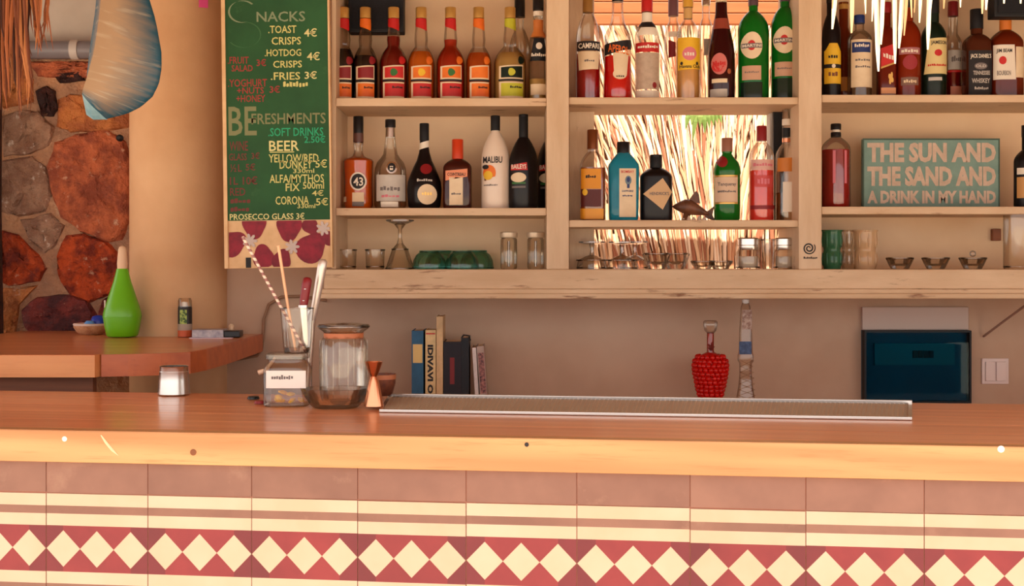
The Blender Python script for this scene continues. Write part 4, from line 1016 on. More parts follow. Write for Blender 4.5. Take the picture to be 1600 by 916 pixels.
MB().lathe([(S(8, Yr), pz(557)), (S(5.5, Yr), pz(548)), (S(5.5, Yr), pz(520))], 16).build('neck', glass('reddish neck', (236, 150, 130), (150, 60, 50)), rb, smooth=50)
for j in range(5): MB().ribbon([(0, -.008, pz(549)), (S(4 * math.cos(j * 1.26), Yr), -.016, pz(541) + S(4 * math.sin(j * 1.26), Yr)), (S(7 * math.cos(j * 1.26), Yr), -.013, pz(541) + S(7 * math.sin(j * 1.26), Yr))], [.004, .008, .003], (1, 0, 0)).build('leaf', mat('brown sepal', (120, 44, 34), .5), rb)
MB().lathe([(S(5, Yr), pz(521)), (S(9, Yr), pz(517)), (S(11, Yr), pz(509)), (S(11, Yr), pz(503)), (S(9, Yr), pz(501))], 20).build('stopper', CLEARG, rb, smooth=50)
ef = thing('tower_bottle', 'slim clear tower shaped bottle with blue tag by the raspberry bottle', 'bottle', (X(1165, Yr), Yr, rbz))
MB().rings([ring(S(r, Yr), max(0, pz(y)), 24, 5, 1) for y, r in ((640, 16), (626, 14), (605, 10.5), (585, 8.8), (568, 9), (564, 11.5), (556, 11.5), (550, 10), (515, 9), (500, 8), (480, 7), (474, 5))]).build('body', CLEARG, ef, smooth=40)
lat = MB()
for i in range(7):
    ya, yb_ = 626 - i * 9, 626 - (i + 1) * 9; ra, rb_ = [S(9 + 5 * (q - 563) / 63, Yr) * .98 for q in (ya, yb_)]
    for s_ in (-1, 1): lat.tube([(s_ * ra, -ra, pz(ya)), (-s_ * rb_, -rb_, pz(yb_))], .0012, 5)
lat.build('lattice', CLEARG, ef)
MB().box(S(-12, Yr), S(7, Yr), -S(12.4, Yr), -S(11.8, Yr), pz(553), pz(533)).build('blue_tag', mat('blue tag', (74, 96, 136), .5, c2=(50, 66, 100), scale=80), ef)
MB().box(S(-7, Yr), S(8, Yr), -S(9.6, Yr), -S(9.1, Yr), pz(514), pz(484)).build('neck_label', mat('brown tag', (140, 96, 78), .5, c2=(196, 168, 150), scale=120), ef)
MB().lathe([(S(5.5, Yr), pz(475)), (S(5.5, Yr), pz(468))], 14).build('cap', CLEARG, ef, smooth=50)

# ================================================================== CORNER TABLE AND WHAT STANDS ON IT
ZT = 1.18; TT_ = 0.055
def clip(poly, y0, y1):
    def cut(p, f):
        out = []
        for i in range(len(p)):
            a, b_ = p[i], p[(i + 1) % len(p)]; fa, fb = f(a), f(b_)
            if fa >= 0: out.append(a)
            if (fa >= 0) != (fb >= 0): t_ = fa / (fa - fb); out.append((a[0] + (b_[0] - a[0]) * t_, a[1] + (b_[1] - a[1]) * t_))
        return out
    return cut(cut(poly, lambda q: q[1] - y0), lambda q: y1 - q[1])
ct = thing('corner_table', 'thick wooden corner table against the stone wall and column', 'table', (0, 0, 0))
xb, xc = X(148, 3.3), X(405, 4.27)
ymid = 3.42; xm = X(292, ymid)
poly = [(-2.4, 3.3), (xb, 3.3), (xb + .008, 3.331), (X(200, 3.345), 3.345), (X(250, 3.372), 3.372), (xm, ymid), (X(316, 3.52), 3.52), (X(352, 3.76), 3.76), (xc, 4.27), (xc - .002, 4.283), (-2.4, 4.283)]
ys = [3.3, 3.47, 3.64, 3.81, 3.97, 4.132]
for a, b_ in zip(ys, ys[1:]):
    MB().prism(clip(poly, a + .0008 + (0.03 if a == 3.3 else 0), b_ - .0008), ZT - TT_, ZT).build('plank', TABLEW, ct)
MB().box(-1.72, -1.285, 4.134, 4.475, ZT - TT_, ZT).build('plank', TABLEW, ct)
MB().prism([(-.953, 4.134), (xm + (xc - xm) * (4.134 - ymid) / (4.27 - ymid), 4.134), (xc, 4.27), (xc, 4.283), (-.953, 4.283)], ZT - TT_, ZT).build('plank', TABLEW, ct)
MB().box(-2.4, -1.722, 4.134, 4.30, ZT - TT_, ZT).build('plank', TABLEW, ct)
MB().prism([(-2.4, 3.30), (xb, 3.30), (xb + .007, 3.33), (-2.4, 3.33)], ZT - TT_ - .002, ZT + .0005).build('edge_board', TABLELIGHT, ct)
cv = [Vector((xb + .008, 3.331)), Vector((X(200, 3.345), 3.345)), Vector((X(250, 3.372), 3.372)), Vector((xm, ymid)), Vector((X(316, 3.52), 3.52)), Vector((X(352, 3.76), 3.76)), Vector((xc, 4.27))]
nrm_ = [((cv[min(i + 1, 6)] - cv[max(i - 1, 0)]).normalized()) for i in range(7)]
outer = [tuple(c_ + Vector((d_.y, -d_.x)) * .012) for c_, d_ in zip(cv, nrm_)]
for i in range(6): MB().prism([tuple(cv[i]), outer[i], outer[i + 1], tuple(cv[i + 1])], ZT - TT_ - .002, ZT + .0005).build('edge_board', TABLEEDGE, ct)
MB().box(-2.4, X(145, 3.36), 3.36, 3.39, 0, ZT - TT_ - .004).build('front_panel', BROWNW, ct)
for xx_ in (-2.2, -1.3): MB().box(xx_ - .03, xx_ + .03, 3.5, 3.56, 0, ZT - TT_).build('leg', BROWNW, ct)

Yg = 4.10
def gz(py): return max(0, Z(py, Yg) - ZT)
gb = thing('green_bottle', 'bright green teardrop bottle with pale stopper on the corner table', 'bottle', (X(191, Yg), Yg, ZT))
LG = mat('bright green plastic', (104, 184, 22), .35, coat=.2)
MB().lathe([(S(r, Yg), gz(y)) for y, r in ((526, 21), (524, 24), (512, 26.5), (496, 29), (490, 29), (478, 26), (460, 20), (440, 13.5), (424, 9.5), (420, 8.5))], 36).build('body', LG, gb, smooth=50)
MB().tube([(S(29.2, Yg) * math.cos(a), S(29.2, Yg) * math.sin(a), gz(495)) for a in [2 * math.pi * k / 36 for k in range(37)]], .0012, 6).build('seam_ring', LG, gb, smooth=60)
MB().lathe([(S(7.5, Yg), gz(421)), (S(8, Yg), gz(412)), (S(7, Yg), gz(400)), (S(6.2, Yg), gz(390)), (S(4.5, Yg), gz(386)), (S(1.5, Yg), gz(384.5))], 20).build('stopper', mat('pale cork stopper', (232, 196, 160), .6), gb, smooth=50)
o = MB().box(-.006, .006, -.001, .001, -.014, .014).build('side_label', WHITE, gb, (-S(24, Yg), -S(10, Yg), gz(476)), -1.1)
Yd = 4.25
bd = thing('woven_bowl', 'shallow tan bowl on the corner table beside the green bottle', 'bowl', (X(143, Yd), Yd, ZT))
TAN = mat('tan basketry', (214, 160, 116), .8, c2=(180, 122, 84), scale=60, bump=.5)
MB().lathe([(S(16, Yd), 0), (S(22, Yd), S(4, Yd)), (S(27, Yd), S(12, Yd)), (S(27, Yd), S(16, Yd)), (S(25, Yd), S(16, Yd)), (S(22, Yd), S(9, Yd)), (S(8, Yd), S(7, Yd))], 28).build('bowl', TAN, bd, smooth=50)
MB().tube([(S(26, Yd) * math.cos(a), S(26, Yd) * math.sin(a), S(16, Yd)) for a in [2 * math.pi * k / 28 for k in range(29)]], S(2, Yd), 6).build('rim', mat('pale rim', (224, 196, 180), .7), bd, smooth=60)
BLU = mat('deep blue plastic', (30, 60, 170), .3); BLU2 = mat('sky blue plastic', (90, 150, 214), .3)
o = MB().lathe([(S(12, Yd), 0), (S(13, Yd), S(4, Yd)), (S(9, Yd), S(14, Yd)), (S(4, Yd), S(16, Yd))], 16, dr=.7).build('blue_lighter', BLU, None, (X(152, Yd), Yd + .01, ZT + S(14, Yd)), smooth=50); tag(o, 'deep blue lump lying in the tan bowl', 'trinket')
o = MB().lathe([(S(8, Yd), 0), (S(9, Yd), S(4, Yd)), (S(5, Yd), S(9, Yd))], 16, dr=.7).build('blue_trinket', BLU2, None, (X(143, Yd), Yd - .02, ZT + S(13, Yd)), smooth=50); tag(o, 'sky blue lump lying in front in the tan bowl', 'trinket')
Yc = 4.105
sc_ = thing('spray_can', 'small can with clear cap and green black label by the column', 'spray can', (X(289, Yc), Yc, ZT))
cz = lambda y: max(0, Z(y, Yc) - ZT)
MB().lathe([(S(10.5, Yc), 0), (S(11, Yc), .003), (S(11, Yc), cz(481)), (S(10, Yc), cz(479))], 24).build('can', mat('dark can', (40, 36, 34), .4), sc_, smooth=40)
MB().lathe([(S(11.2, Yc), .002), (S(11.2, Yc), cz(516))], 24, close0=False, close1=False).build('orange_foot', mat('orange foot band', (200, 92, 50), .5), sc_, smooth=40)
MB().lathe([(S(11.2, Yc), cz(516)), (S(11.2, Yc), cz(506))], 24, close0=False, close1=False).build('grey_band', mat('grey band', (166, 146, 128), .5), sc_, smooth=40)
o = MB().add([(S(11.4, Yc) * math.sin(a), -S(11.4, Yc) * math.cos(a), z) for z in (cz(506), cz(484)) for a in [-.5 + .25 * k for k in range(5)]], [(i, i + 1, i + 6, i + 5) for i in range(4)]).build('leaf_print', mat('lime leaf print', (170, 190, 90), .5, c2=(60, 90, 40), scale=120, lo=.45, hi=.55), sc_)
MB().lathe([(S(10.6, Yc), cz(481)), (S(10.6, Yc), cz(470)), (S(9, Yc), cz(466))], 24).build('clear_cap', CLEARG, sc_, smooth=40)
MB().lathe([(S(4, Yc), cz(480)), (S(4, Yc), cz(472))], 12).build('nozzle', WHITE, sc_, smooth=40)
Yn = 4.085
nb = thing('flat_box', 'flat pale box with black end lying on the corner table', 'box', (X(337, Yn), Yn, ZT), .06)
MB().box(-S(33, Yn), S(15, Yn), -.04, .04, .002, S(13, Yn)).build('sleeve', mat('pale blue grey card', (200, 194, 196), .5, c2=(150, 146, 160), scale=50), nb, bevel=.002)
MB().box(S(15, Yn), S(40, Yn), -.035, .035, .002, S(11, Yn)).build('black_end', BLACK, nb, bevel=.003)
MB().box(-S(36, Yn), S(30, Yn), -.055, .03, 0, .002).build('paper', mat('lilac paper', (214, 196, 206), .7), nb)
o = MB().lathe([(.01, 0), (.011, .006), (.007, .02), (.009, .03), (.004, .036)], 14).build('bottle_stopper', PAPER, None, (X(362, 4.24), 4.235, ZT), smooth=50); tag(o, 'tiny pale stopper standing behind the flat box', 'stopper')

# ================================================================== ON THE BAR TOP
def onbar(px, py):                         # point of the bar top seen at this pixel
    Yq = F * (EYE - TOP) / (py - H); return (X(px, Yq), Yq)
xq, Yq = onbar(272, 617)
cp = thing('steel_cup', 'dented steel cup standing on the bar top below the table', 'cup', (xq, Yq, TOP + .001))
MB().lathe([(S(24, Yq), 0), (S(25, Yq), .002), (S(23.5, Yq), S(22, Yq)), (S(21.5, Yq), S(43, Yq)), (S(22.5, Yq), S(44.5, Yq)), (S(20.5, Yq), S(44, Yq)), (S(22, Yq), S(20, Yq)), (S(21, Yq), S(3, Yq))], 28).build('cup', STEEL, cp, smooth=40)
MB().tube([(S(22.4, Yq) * math.cos(a), S(22.4, Yq) * math.sin(a), S(36, Yq)) for a in [2 * math.pi * k / 28 for k in range(29)]], .0008, 6).build('bead', STEEL, cp, smooth=60)
for (px, py, lb) in ((396, 624, 'dark bottle cap lying left of the square jar'), (407, 631, 'dark red bottle cap touching the square jar')):
    a_, b_ = onbar(px, py); o = MB().lathe([(.014, 0), (.0135, .003), (.012, .006), (.009, .0065)], 20).build('crown_cork', DRED if px > 400 else BLACK, None, (a_, b_, TOP + .0008), smooth=30); tag(o, lb, 'bottle cap', 'bottle caps by the jar')

# square preserving jar with lemon pieces and a paper note
xj, yj = onbar(450, 637); yj += .045; xj = X(450, yj)
kq = lambda d: S(d, yj)
jr = thing('square_jar', 'square glass jar with paper note and lemon pieces on the bar', 'jar', (xj, yj, TOP + .001))
MB().rings([ring(kq(r), kq(h_), 28, 6, .9) for h_, r in ((0, 33), (2, 35), (56, 35), (64, 31), (68, 28), (78, 28))], True, False).build('body', CLEARG, jr, smooth=40)
MB().rings([ring(kq(r), kq(h_), 28, 6, .9) for h_, r in ((72, 30), (73, 32), (80, 32), (81, 30))]).build('lid', CLEARG, jr, smooth=40)
MB().box(-kq(28), kq(33), -kq(33), -kq(32.2), kq(29), kq(56)).build('paper_note', mat('white note paper', (252, 238, 226), .7), jr)
text_flat('~9', -kq(20), kq(42), kq(14), kq(50), -kq(33.4), 'lettering', GREYINK, jr, 0)
MB().tube([(-kq(46), 0, kq(50)), (-kq(34), 0, kq(54)), (-kq(20), 0, kq(74))], [.006, .005, .003], 8).build('wire_clip', mat('pale clip', (226, 190, 160), .5), jr, smooth=60)
LEM = mat('lemon peel', (255, 200, 24), .5, c2=(240, 170, 20), scale=60)
for k in range(7):
    a = rs.uniform(0, 6.28); o = MB().lathe([(.004, 0), (.012, .002), (.013, .005), (.005, .008)], 12, dr=.6).build('lemon_piece', LEM, jr, (rs.uniform(-.03, .03), rs.uniform(-.03, .02), .006 + .008 * (k % 3)), a, 50)
    o.rotation_euler = (rs.uniform(-.5, .5), rs.uniform(-.5, .5), a)
# tumbler on the jar with straws and knife
ztm = TOP + .001 + kq(81)
tm = thing('straw_tumbler', 'clear tumbler standing on the square jar lid holding straws', 'glass', (X(464, yj), yj, ztm))
MB().lathe([(kq(r), kq(h_)) for h_, r in ((0, 19), (2, 20), (10, 21), (70, 26))], 28, close0=True, close1=False).build('glass', CLEARG, tm, smooth=40)
MB().tube([(kq(26) * math.cos(a), kq(26) * math.sin(a), kq(70)) for a in [2 * math.pi * k / 28 for k in range(29)]], .0012, 6).build('rim', RIMG, tm, smooth=60)
MB().lathe([(kq(18.5), kq(2)), (kq(19.5), kq(9))], 24).build('thick_base', RIMG, tm, smooth=40)
def stick(name, label, cat, pts, rad, m, n=10): 
    o = MB().tube(pts, rad, n).build(name, m, None, smooth=60); tag(o, label, cat); return o
wp = lambda px, py, dy=0: (X(px, yj + dy), yj + dy, Z(py, yj + dy))
STRIPE, t_, p_ = nt('striped paper straw')
vv = coords(t_, (1, 1, 1)); wv = t_.nodes.new('ShaderNodeTexWave'); wv.bands_direction = 'Z'; wv.inputs['Scale'].default_value = 24; t_.links.new(vv, wv.inputs['Vector'])
t_.links.new(mix(t_, ramp(t_, wv.outputs['Fac'], .45, .55), lin((236, 206, 184)), lin((150, 100, 92))), p_.inputs['Base Color'])
stick('paper_straw', 'striped paper straw leaning out of the tumbler across the petals', 'straw', [wp(379, 370, -.01), wp(438, 478, -.005), wp(478, 550, 0)], .0034, STRIPE)
stick('wooden_stirrer', 'pale wooden stirrer standing in the tumbler', 'stirrer', [wp(435, 384), wp(450, 480), wp(462, 548)], [.0035, .003, .003], mat('pale peach wood', (236, 178, 136), .6))
kn = thing('kitchen_knife', 'small knife with dark red handle standing in the tumbler', 'knife', wp(476, 552, .012))
kb = Vector(wp(476, 552, .012)); rel = lambda px, py, dy=.012: tuple(Vector(wp(px, py, dy)) - kb)
MB().tube([rel(474, 480), rel(476, 465), rel(479, 445), rel(481, 436), rel(481.5, 433.5)], [.009, .0105, .011, .010, .005], 10).build('handle', mat('dark red handle', (124, 24, 30), .4), kn, smooth=60)
MB().slab([(0, .002), (kq(6), kq(6)), (rel(479, 480)[0], rel(479, 480)[2]), (rel(469, 480)[0], rel(469, 480)[2])], -.001, .001).build('blade', STEEL, kn)
for py in (452, 470): MB().lathe([(.0025, 0), (.0025, .001)], 8).build('rivet', STEEL, kn, tuple(Vector(rel(478 if py < 460 else 475.5, py)) + Vector((0, -.0112, 0))))
MB().tube([rel(474, 481), rel(474, 477)], .0112, 12).build('bolster', STEEL, kn, smooth=50)
ys_ = yj + .075
tg = thing('steel_muddler', 'long steel bar tool leaning behind the square jar', 'bar tool', (X(480, ys_), ys_, TOP))
wq = lambda px, py, Yv: (X(px, Yv) - X(480, ys_), Yv - ys_, Z(py, Yv) - TOP)
MB().tube([wq(480, 622, ys_), wq(484, 580, ys_ - .01), wq(489, 500, ys_ - .02)], [.005, .0055, .006], 10).build('rod', STEEL, tg, smooth=60)
MB().tube([wq(489, 500, ys_ - .02), wq(492, 480, ys_ - .022), wq(503, 418, ys_ - .03), wq(505, 408, ys_ - .031), wq(505.5, 405, ys_ - .031)], [.006, .0085, .0105, .0095, .005], 12).build('handle', mat('satin steel handle', (214, 198, 186), .35, .7), tg, smooth=60)
# large faceted jar in a glass dish
xl, yl = onbar(528, 640); yl += .045; kl = lambda d: S(d, yl); xl = X(537, yl)
ad_ = thing('glass_dish', 'wide clear glass dish on the bar under the big jar', 'dish', (X(524, yl - .01), yl - .01, TOP + .001))
rs_ = []
for hh, r, k in ((0, 34, 0), (3, 38, .01), (14, 45, .03), (26, 51, .05), (30, 52, .06), (29, 48, .06), (14, 40, .03), (6, 34, 0)):
    rs_.append([(kl(r) * (1 + k * math.cos(8 * a)) * math.cos(a), kl(r) * (1 + k * math.cos(8 * a)) * .8 * math.sin(a), kl(hh)) for a in [2 * math.pi * i / 40 for i in range(40)]])
MB().rings(rs_).build('dish', CUT, ad_, smooth=35)
bj = thing('large_glass_jar', 'large faceted glass jar with wide flat lid standing in the dish', 'jar', (xl, yl, TOP + .001 + kl(6.5)))
JG = glass('jar glass', (252, 250, 246), (184, 170, 158), .06, .6)
rr_ = []
for hh, r in ((0, 30), (3, 34), (20, 37), (80, 37.5), (94, 36), (103, 31), (106, 30)):
    rr_.append([(kl(r) * (1 + .02 * math.cos(10 * a)) * math.cos(a), kl(r) * (1 + .02 * math.cos(10 * a)) * math.sin(a), kl(hh)) for a in [2 * math.pi * i / 40 for i in range(40)]])
MB().rings(rr_, True, False).build('body', JG, bj, smooth=25)
MB().lathe([(kl(31.2), kl(101)), (kl(31.2), kl(109))], 32, close0=False, close1=False).build('seal_ring', mat('copper brown seal', (176, 100, 60), .5), bj, smooth=40)
MB().lathe([(kl(29), kl(108)), (kl(33), kl(112)), (kl(39), kl(116)), (kl(40), kl(119)), (kl(39), kl(122)), (kl(30), kl(123)), (kl(10), kl(121))], 36).build('lid', CLEARG, bj, smooth=40)
MB().tube([(kl(39.5) * math.cos(a), kl(39.5) * math.sin(a), kl(119)) for a in [2 * math.pi * k / 36 for k in range(37)]], .0022, 8).build('lid_rim', RIMG, bj, smooth=60)
for k in range(10):
    a = 2 * math.pi * k / 10; MB().tube([(kl(37) * math.cos(a), kl(37) * math.sin(a), kl(z)) for z in (8, 40, 84, 98)], [.0008, .0014, .0014, .0006], 6).build('facet_rib', JG, bj, smooth=60)
# copper jigger and wooden bowl
xg, yg_ = onbar(586, 641); yg_ += .02; kg = lambda d: S(d, yg_)
jg = thing('copper_jigger', 'double cone copper jigger at the end of the drip tray', 'jigger', (X(584, yg_), yg_, TOP + .007))
MB().lathe([(kg(16), 0), (kg(15), kg(6)), (kg(8), kg(38)), (kg(5), kg(46))], 28).build('large_cup', COPPER, jg, smooth=40)
MB().lathe([(kg(5), kg(46)), (kg(8), kg(52)), (kg(14), kg(69)), (kg(13), kg(69)), (kg(7), kg(54))], 28).build('small_cup', COPPER, jg, smooth=40)
wbY = 2.93; kw = lambda d: S(d, wbY)
wo = thing('wooden_bowl', 'small dark wooden bowl behind the copper jigger', 'bowl', (X(598, wbY), wbY, TOP + .012))
MB().lathe([(kw(12), 0), (kw(16), kw(4)), (kw(20), kw(20)), (kw(20.5), kw(34)), (kw(18.5), kw(34)), (kw(17), kw(16)), (kw(6), kw(8))], 28).build('bowl', mat('red brown bowl', (136, 72, 44), .4, c2=(80, 40, 28), scale=30), wo, smooth=45)
MB().lathe([(kw(20.8), kw(26)), (kw(21), kw(33))], 28, close0=False, close1=False).build('rim_band', mat('copper brown band', (184, 108, 68), .4), wo, smooth=45)

# ================================================================== MENU BOARD
Ym = 3.955
mbz = Z(419, Ym)
mb = thing('menu_board', 'tall green chalk menu board with crimson petals below', 'menu board', (X(437, Ym), Ym, mbz)); mb.rotation_euler = (0, -.013, 0)
mx = lambda px: X(px - 3 * 0 , Ym) - X(437, Ym)
my = lambda py: Z(py, Ym) - mbz
FR = mat('cream board frame', (240, 200, 150), .6, c2=(220, 176, 126), scale=10)
GRN = mat('green chalk board', (42, 92, 50), .75, c2=(34, 78, 42), scale=6, spot=(70, 110, 66), spots=(.6, .8), sscale=9)
MB().box(mx(352), mx(519), .004, .022, 0, my(-60)).build('backing', FR, mb, bevel=.002)
MB().box(mx(357), mx(517), 0, .004, my(344), my(-60)).build('chalk_panel', GRN, mb)
for a, c in ((351, 357), (517, 520)): MB().box(mx(a), mx(c), -.004, .022, 0, my(-60)).build('side_strip', FR, mb, bevel=.0015)
C_Y = mat('yellow chalk', (214, 206, 128), .9); C_R = mat('red chalk', (160, 62, 60), .9); C_W = mat('faint white chalk', (136, 150, 116), .9); C_T = mat('teal chalk', (52, 170, 120), .9)
C_B = mat('beige chalk', (134, 136, 96), .9); C_F = mat('faint red chalk', (118, 62, 56), .9); C_P = mat('bright yellow chalk', (228, 218, 150), .9)
for s_, x0, y0, x1, y1, m in (
    ('NACKS', 406, 18, 482, 34, C_W), ('.TOAST', 424, 40, 468, 52, C_Y), ('4€', 480, 45, 500, 58, C_P), ('CRISPS', 429, 58, 475, 70, C_Y),
    ('.HOTDOG', 418, 77, 475, 88, C_Y), ('4€', 484, 82, 504, 95, C_P), ('CRISPS', 431, 95, 476, 106, C_Y), ('.FRIES', 427, 113, 473, 125, C_Y), ('3€', 480, 112, 499, 124, C_P), ('~8', 446, 127, 486, 137, C_Y),
    ('.FRUIT', 360, 88, 393, 99, C_R), ('SALAD', 366, 101, 399, 111, C_R), ('3€', 405, 92, 420, 103, C_R), ('.YOGHURT', 360, 123, 421, 135, C_R), ('+NUTS', 374, 136, 416, 146, C_R), ('3€', 425, 134, 441, 145, C_R), ('+HONEY', 373, 148, 418, 159, C_R),
    ('BE', 360, 166, 404, 211, C_B), ('FRESHMENTS', 396, 177, 512, 194, C_B), ('.SOFT DRINKS', 422, 200, 508, 213, C_T), ('2.50€', 478, 213, 511, 224, C_T),
    ('BEER', 423, 220, 470, 236, C_P), ('YELLOW/RED', 422, 241, 500, 254, C_Y), ('DONKEY', 439, 251, 490, 264, C_Y), ('5€', 495, 250, 513, 263, C_Y), ('330ml', 460, 264, 493, 271, C_Y),
    ('ALFA/MYTHOS', 423, 273, 508, 286, C_Y), ('FIX', 448, 287, 470, 299, C_Y), ('500ml', 475, 285, 508, 296, C_Y), ('4€', 489, 298, 507, 307, C_Y), ('CORONA', 432, 307, 484, 320, C_Y), ('330ml', 466, 319, 494, 326, C_Y), ('5€', 495, 310, 514, 322, C_Y),
    ('WINE', 361, 220, 390, 235, C_F), ('GLASS', 360, 239, 388, 250, C_F), ('3€', 395, 238, 408, 248, C_F), ('½L', 362, 256, 380, 268, C_F), ('5€', 386, 255, 401, 266, C_F), ('1L 10€', 361, 275, 404, 288, C_F), ('RED', 361, 293, 385, 305, C_F), ('~5', 361, 309, 393, 318, C_F), ('~5', 361, 322, 391, 331, C_F),
    ('PROSECCO GLASS 3€', 360, 333, 477, 343, C_P)):
    text_flat(s_, mx(x0), my(y1), mx(x1), my(y0), -.0006, 'chalk_lettering', m, mb, .012)
# big chalk S drawn with a curved stroke, and the underline below BEER
sp = []
for i in range(40):
    t_ = i / 39
    if t_ < .5: a = math.radians(42 + 250 * t_ * 2); sp.append((mx(384 + 21 * math.cos(a)), -.0008, my(18 - 17 * math.sin(a))))
    else: a = math.radians(110 - 300 * (t_ - .5) * 2 * .85); sp.append((mx(386 + 26 * math.cos(a)), -.0008, my(54 - 20 * math.sin(a))))
sv = MB(); vs = []; fs = []
for i, q in enumerate(sp[:20]):
    vs += [(q[0] - S(1.4, Ym), q[1], q[2]), (q[0] + S(1.4, Ym), q[1], q[2] + S(1.0, Ym))]
    if i: fs.append((2*i-2, 2*i-1, 2*i+1, 2*i))
sv.add(vs, fs).build('chalk_stroke', C_W, mb)
sv = MB(); vs = []; fs = []
for i, q in enumerate(sp[20:]):
    vs += [(q[0] - S(.8, Ym), q[1], q[2]), (q[0] + S(.8, Ym), q[1], q[2] + S(.6, Ym))]
    if i: fs.append((2*i-2, 2*i-1, 2*i+1, 2*i))
sv.add(vs, fs).build('chalk_stroke', mat('ghost chalk', (70, 112, 70), .9), mb)
MB().box(mx(424), mx(462), -.0008, 0, my(238.5), my(237)).build('chalk_stroke', C_Y, mb)
# crimson petals printed on the lower panel
CR = [mat('crimson petal', (160, 30, 52), .6, c2=(120, 20, 40), scale=26), mat('dark crimson petal', (116, 18, 36), .6, c2=(140, 30, 50), scale=26)]
def petal(cx, cy, r, rot, mi, lim=(358, 516, 345, 417), sx_=1.0):
    vs = []
    for k in range(28):
        a = 2 * math.pi * k / 28; q = r * (.86 + .16 * math.cos(a) + .10 * math.cos(2 * a) - .06 * math.cos(3 * a))
        px = cx + sx_ * q * math.cos(a + rot); py = cy + q * math.sin(a + rot)
        px = min(max(px, lim[0]), lim[1]); py = min(max(py, lim[2]), lim[3])
        vs.append((mx(px), my(py)))
    MB().slab(vs[::-1], .0022 - .0004 * petal.n, .0042).build('printed_petal', CR[mi], mb); petal.n = (petal.n + 1) % 5
petal.n = 0
petal(366, 378, 24, 2.6, 0); petal(398, 354, 23, -1.6, 0); petal(411, 398, 20, 1.4, 0); petal(452, 358, 24, -1.5, 0); petal(441, 404, 18, 1.9, 1)
petal(487, 356, 15, -2.2, 1); petal(489, 385, 27, 2.3, 0); petal(512, 372, 14, .4, 1)
FLW = mat('pale print flower', (206, 186, 176), .6)
for cx, cy in ((391, 376), (457, 386), (506, 358)):
    vs = []
    for k in range(28):
        a = 2 * math.pi * k / 28; q = 12 * (.45 + .55 * abs(math.cos(3.5 * a)))
        vs.append((min(mx(cx) + S(q * math.cos(a), Ym), mx(516)), my(cy) + S(q * math.sin(a), Ym)))
    MB().slab(vs, -.0006, .0042).build('printed_flower', FLW, mb)
MB().box(mx(384), mx(392), .0015, .0042, my(418), my(402)).build('printed_stalk', INK, mb)

# pink note on the column, hook on the stone wall
o = MB().box(-S(7, 4.28), S(7, 4.28), -.001, .001, 0, .06).build('sticky_note', mat('pink paper', (240, 90, 160), .6), None, (X(318, 4.16), 4.159, Z(12, 4.16))); tag(o, 'bright pink paper note stuck high on the column', 'note')
o.rotation_euler = (0, 0, .53)
o = MB().lathe([(.012, 0), (.012, .012), (.006, .02)], 12).build('wall_hook', BLACKM, None, (X(188, 4.45), 4.45, Z(216, 4.45)), smooth=50); o.rotation_euler = (math.pi / 2, 0, 0); tag(o, 'small black hook on the stone wall beside the column', 'hook')

# ================================================================== HANGING TEAL SHELL
Yt = 3.45
tl = thing('hanging_shell', 'hanging teal and beige half shell ornament in front of the column', 'ornament', (X(190, Yt), Yt, Z(187, Yt)))
TEAL, t_, p_ = nt('teal rimmed shell')
at_ = t_.nodes.new('ShaderNodeAttribute'); at_.attribute_name = 'rimness'
vv = coords(t_, (1, 1, 1))
ns = t_.nodes.new('ShaderNodeTexNoise'); ns.inputs['Scale'].default_value = 1.0; ns.inputs['Detail'].default_value = 3
at2 = t_.nodes.new('ShaderNodeAttribute'); at2.attribute_name = 'streak'; t_.links.new(at2.outputs['Vector'], ns.inputs['Vector'])
ad2 = t_.nodes.new('ShaderNodeMath'); ad2.operation = 'MULTIPLY_ADD'; ad2.inputs[1].default_value = .9; t_.links.new(ns.outputs['Fac'], ad2.inputs[0]); 
sb_ = t_.nodes.new('ShaderNodeMath'); sb_.operation = 'SUBTRACT'; sb_.inputs[1].default_value = .45; t_.links.new(at_.outputs['Fac'], sb_.inputs[0]); t_.links.new(sb_.outputs[0], ad2.inputs[2])
col = mix(t_, ramp(t_, ad2.outputs[0], .15, .95), lin((170, 138, 104)), lin((30, 84, 104)))
col = mix(t_, ramp(t_, ns.outputs['Fac'], .56, .8), col, lin((196, 176, 146)))
t_.links.new(col, p_.inputs['Base Color']); p_.inputs['Roughness'].default_value = .55
ridge = [(168, -70), (168, -20), (166, 20), (162, 60), (153, 110), (143, 140), (138, 152)]
edge = [(190, -78), (226, -20), (241, 30), (250, 80), (249, 112), (236, 146), (206, 172)]
def lerp2(l, t):
    t *= len(l) - 1; i = min(int(t), len(l) - 2); f = t - i
    return (l[i][0] + (l[i+1][0] - l[i][0]) * f, l[i][1] + (l[i+1][1] - l[i][1]) * f)
edge = [(190, -78), (226, -20), (241, 30), (250, 80), (250.5, 104), (246, 130), (236, 150), (218, 166), (196, 177), (164, 185)]
ridge = [(168, -70), (168, -20), (166, 14), (162, 48), (156, 86), (150, 108), (145, 126), (141, 138), (138.5, 146), (138, 151)]
left = [(152, -70), (148, -20), (145, 14), (140, 48), (135, 86), (132.5, 108), (131, 128), (130, 148), (130, 164), (131, 178)]
NU, NV = 18, 24
def face_pt(t, u):
    a, c = lerp2(ridge, t), lerp2(edge, t)
    return (a[0] + (c[0] - a[0]) * u, a[1] + (c[1] - a[1]) * u, -.05 + .06 * u - .02 * math.sin(u * math.pi))
def side_pt(t, u):
    a, c = lerp2(ridge, t), lerp2(left, t)
    return (a[0] + (c[0] - a[0]) * u, a[1] + (c[1] - a[1]) * u, -.05 + .07 * u)
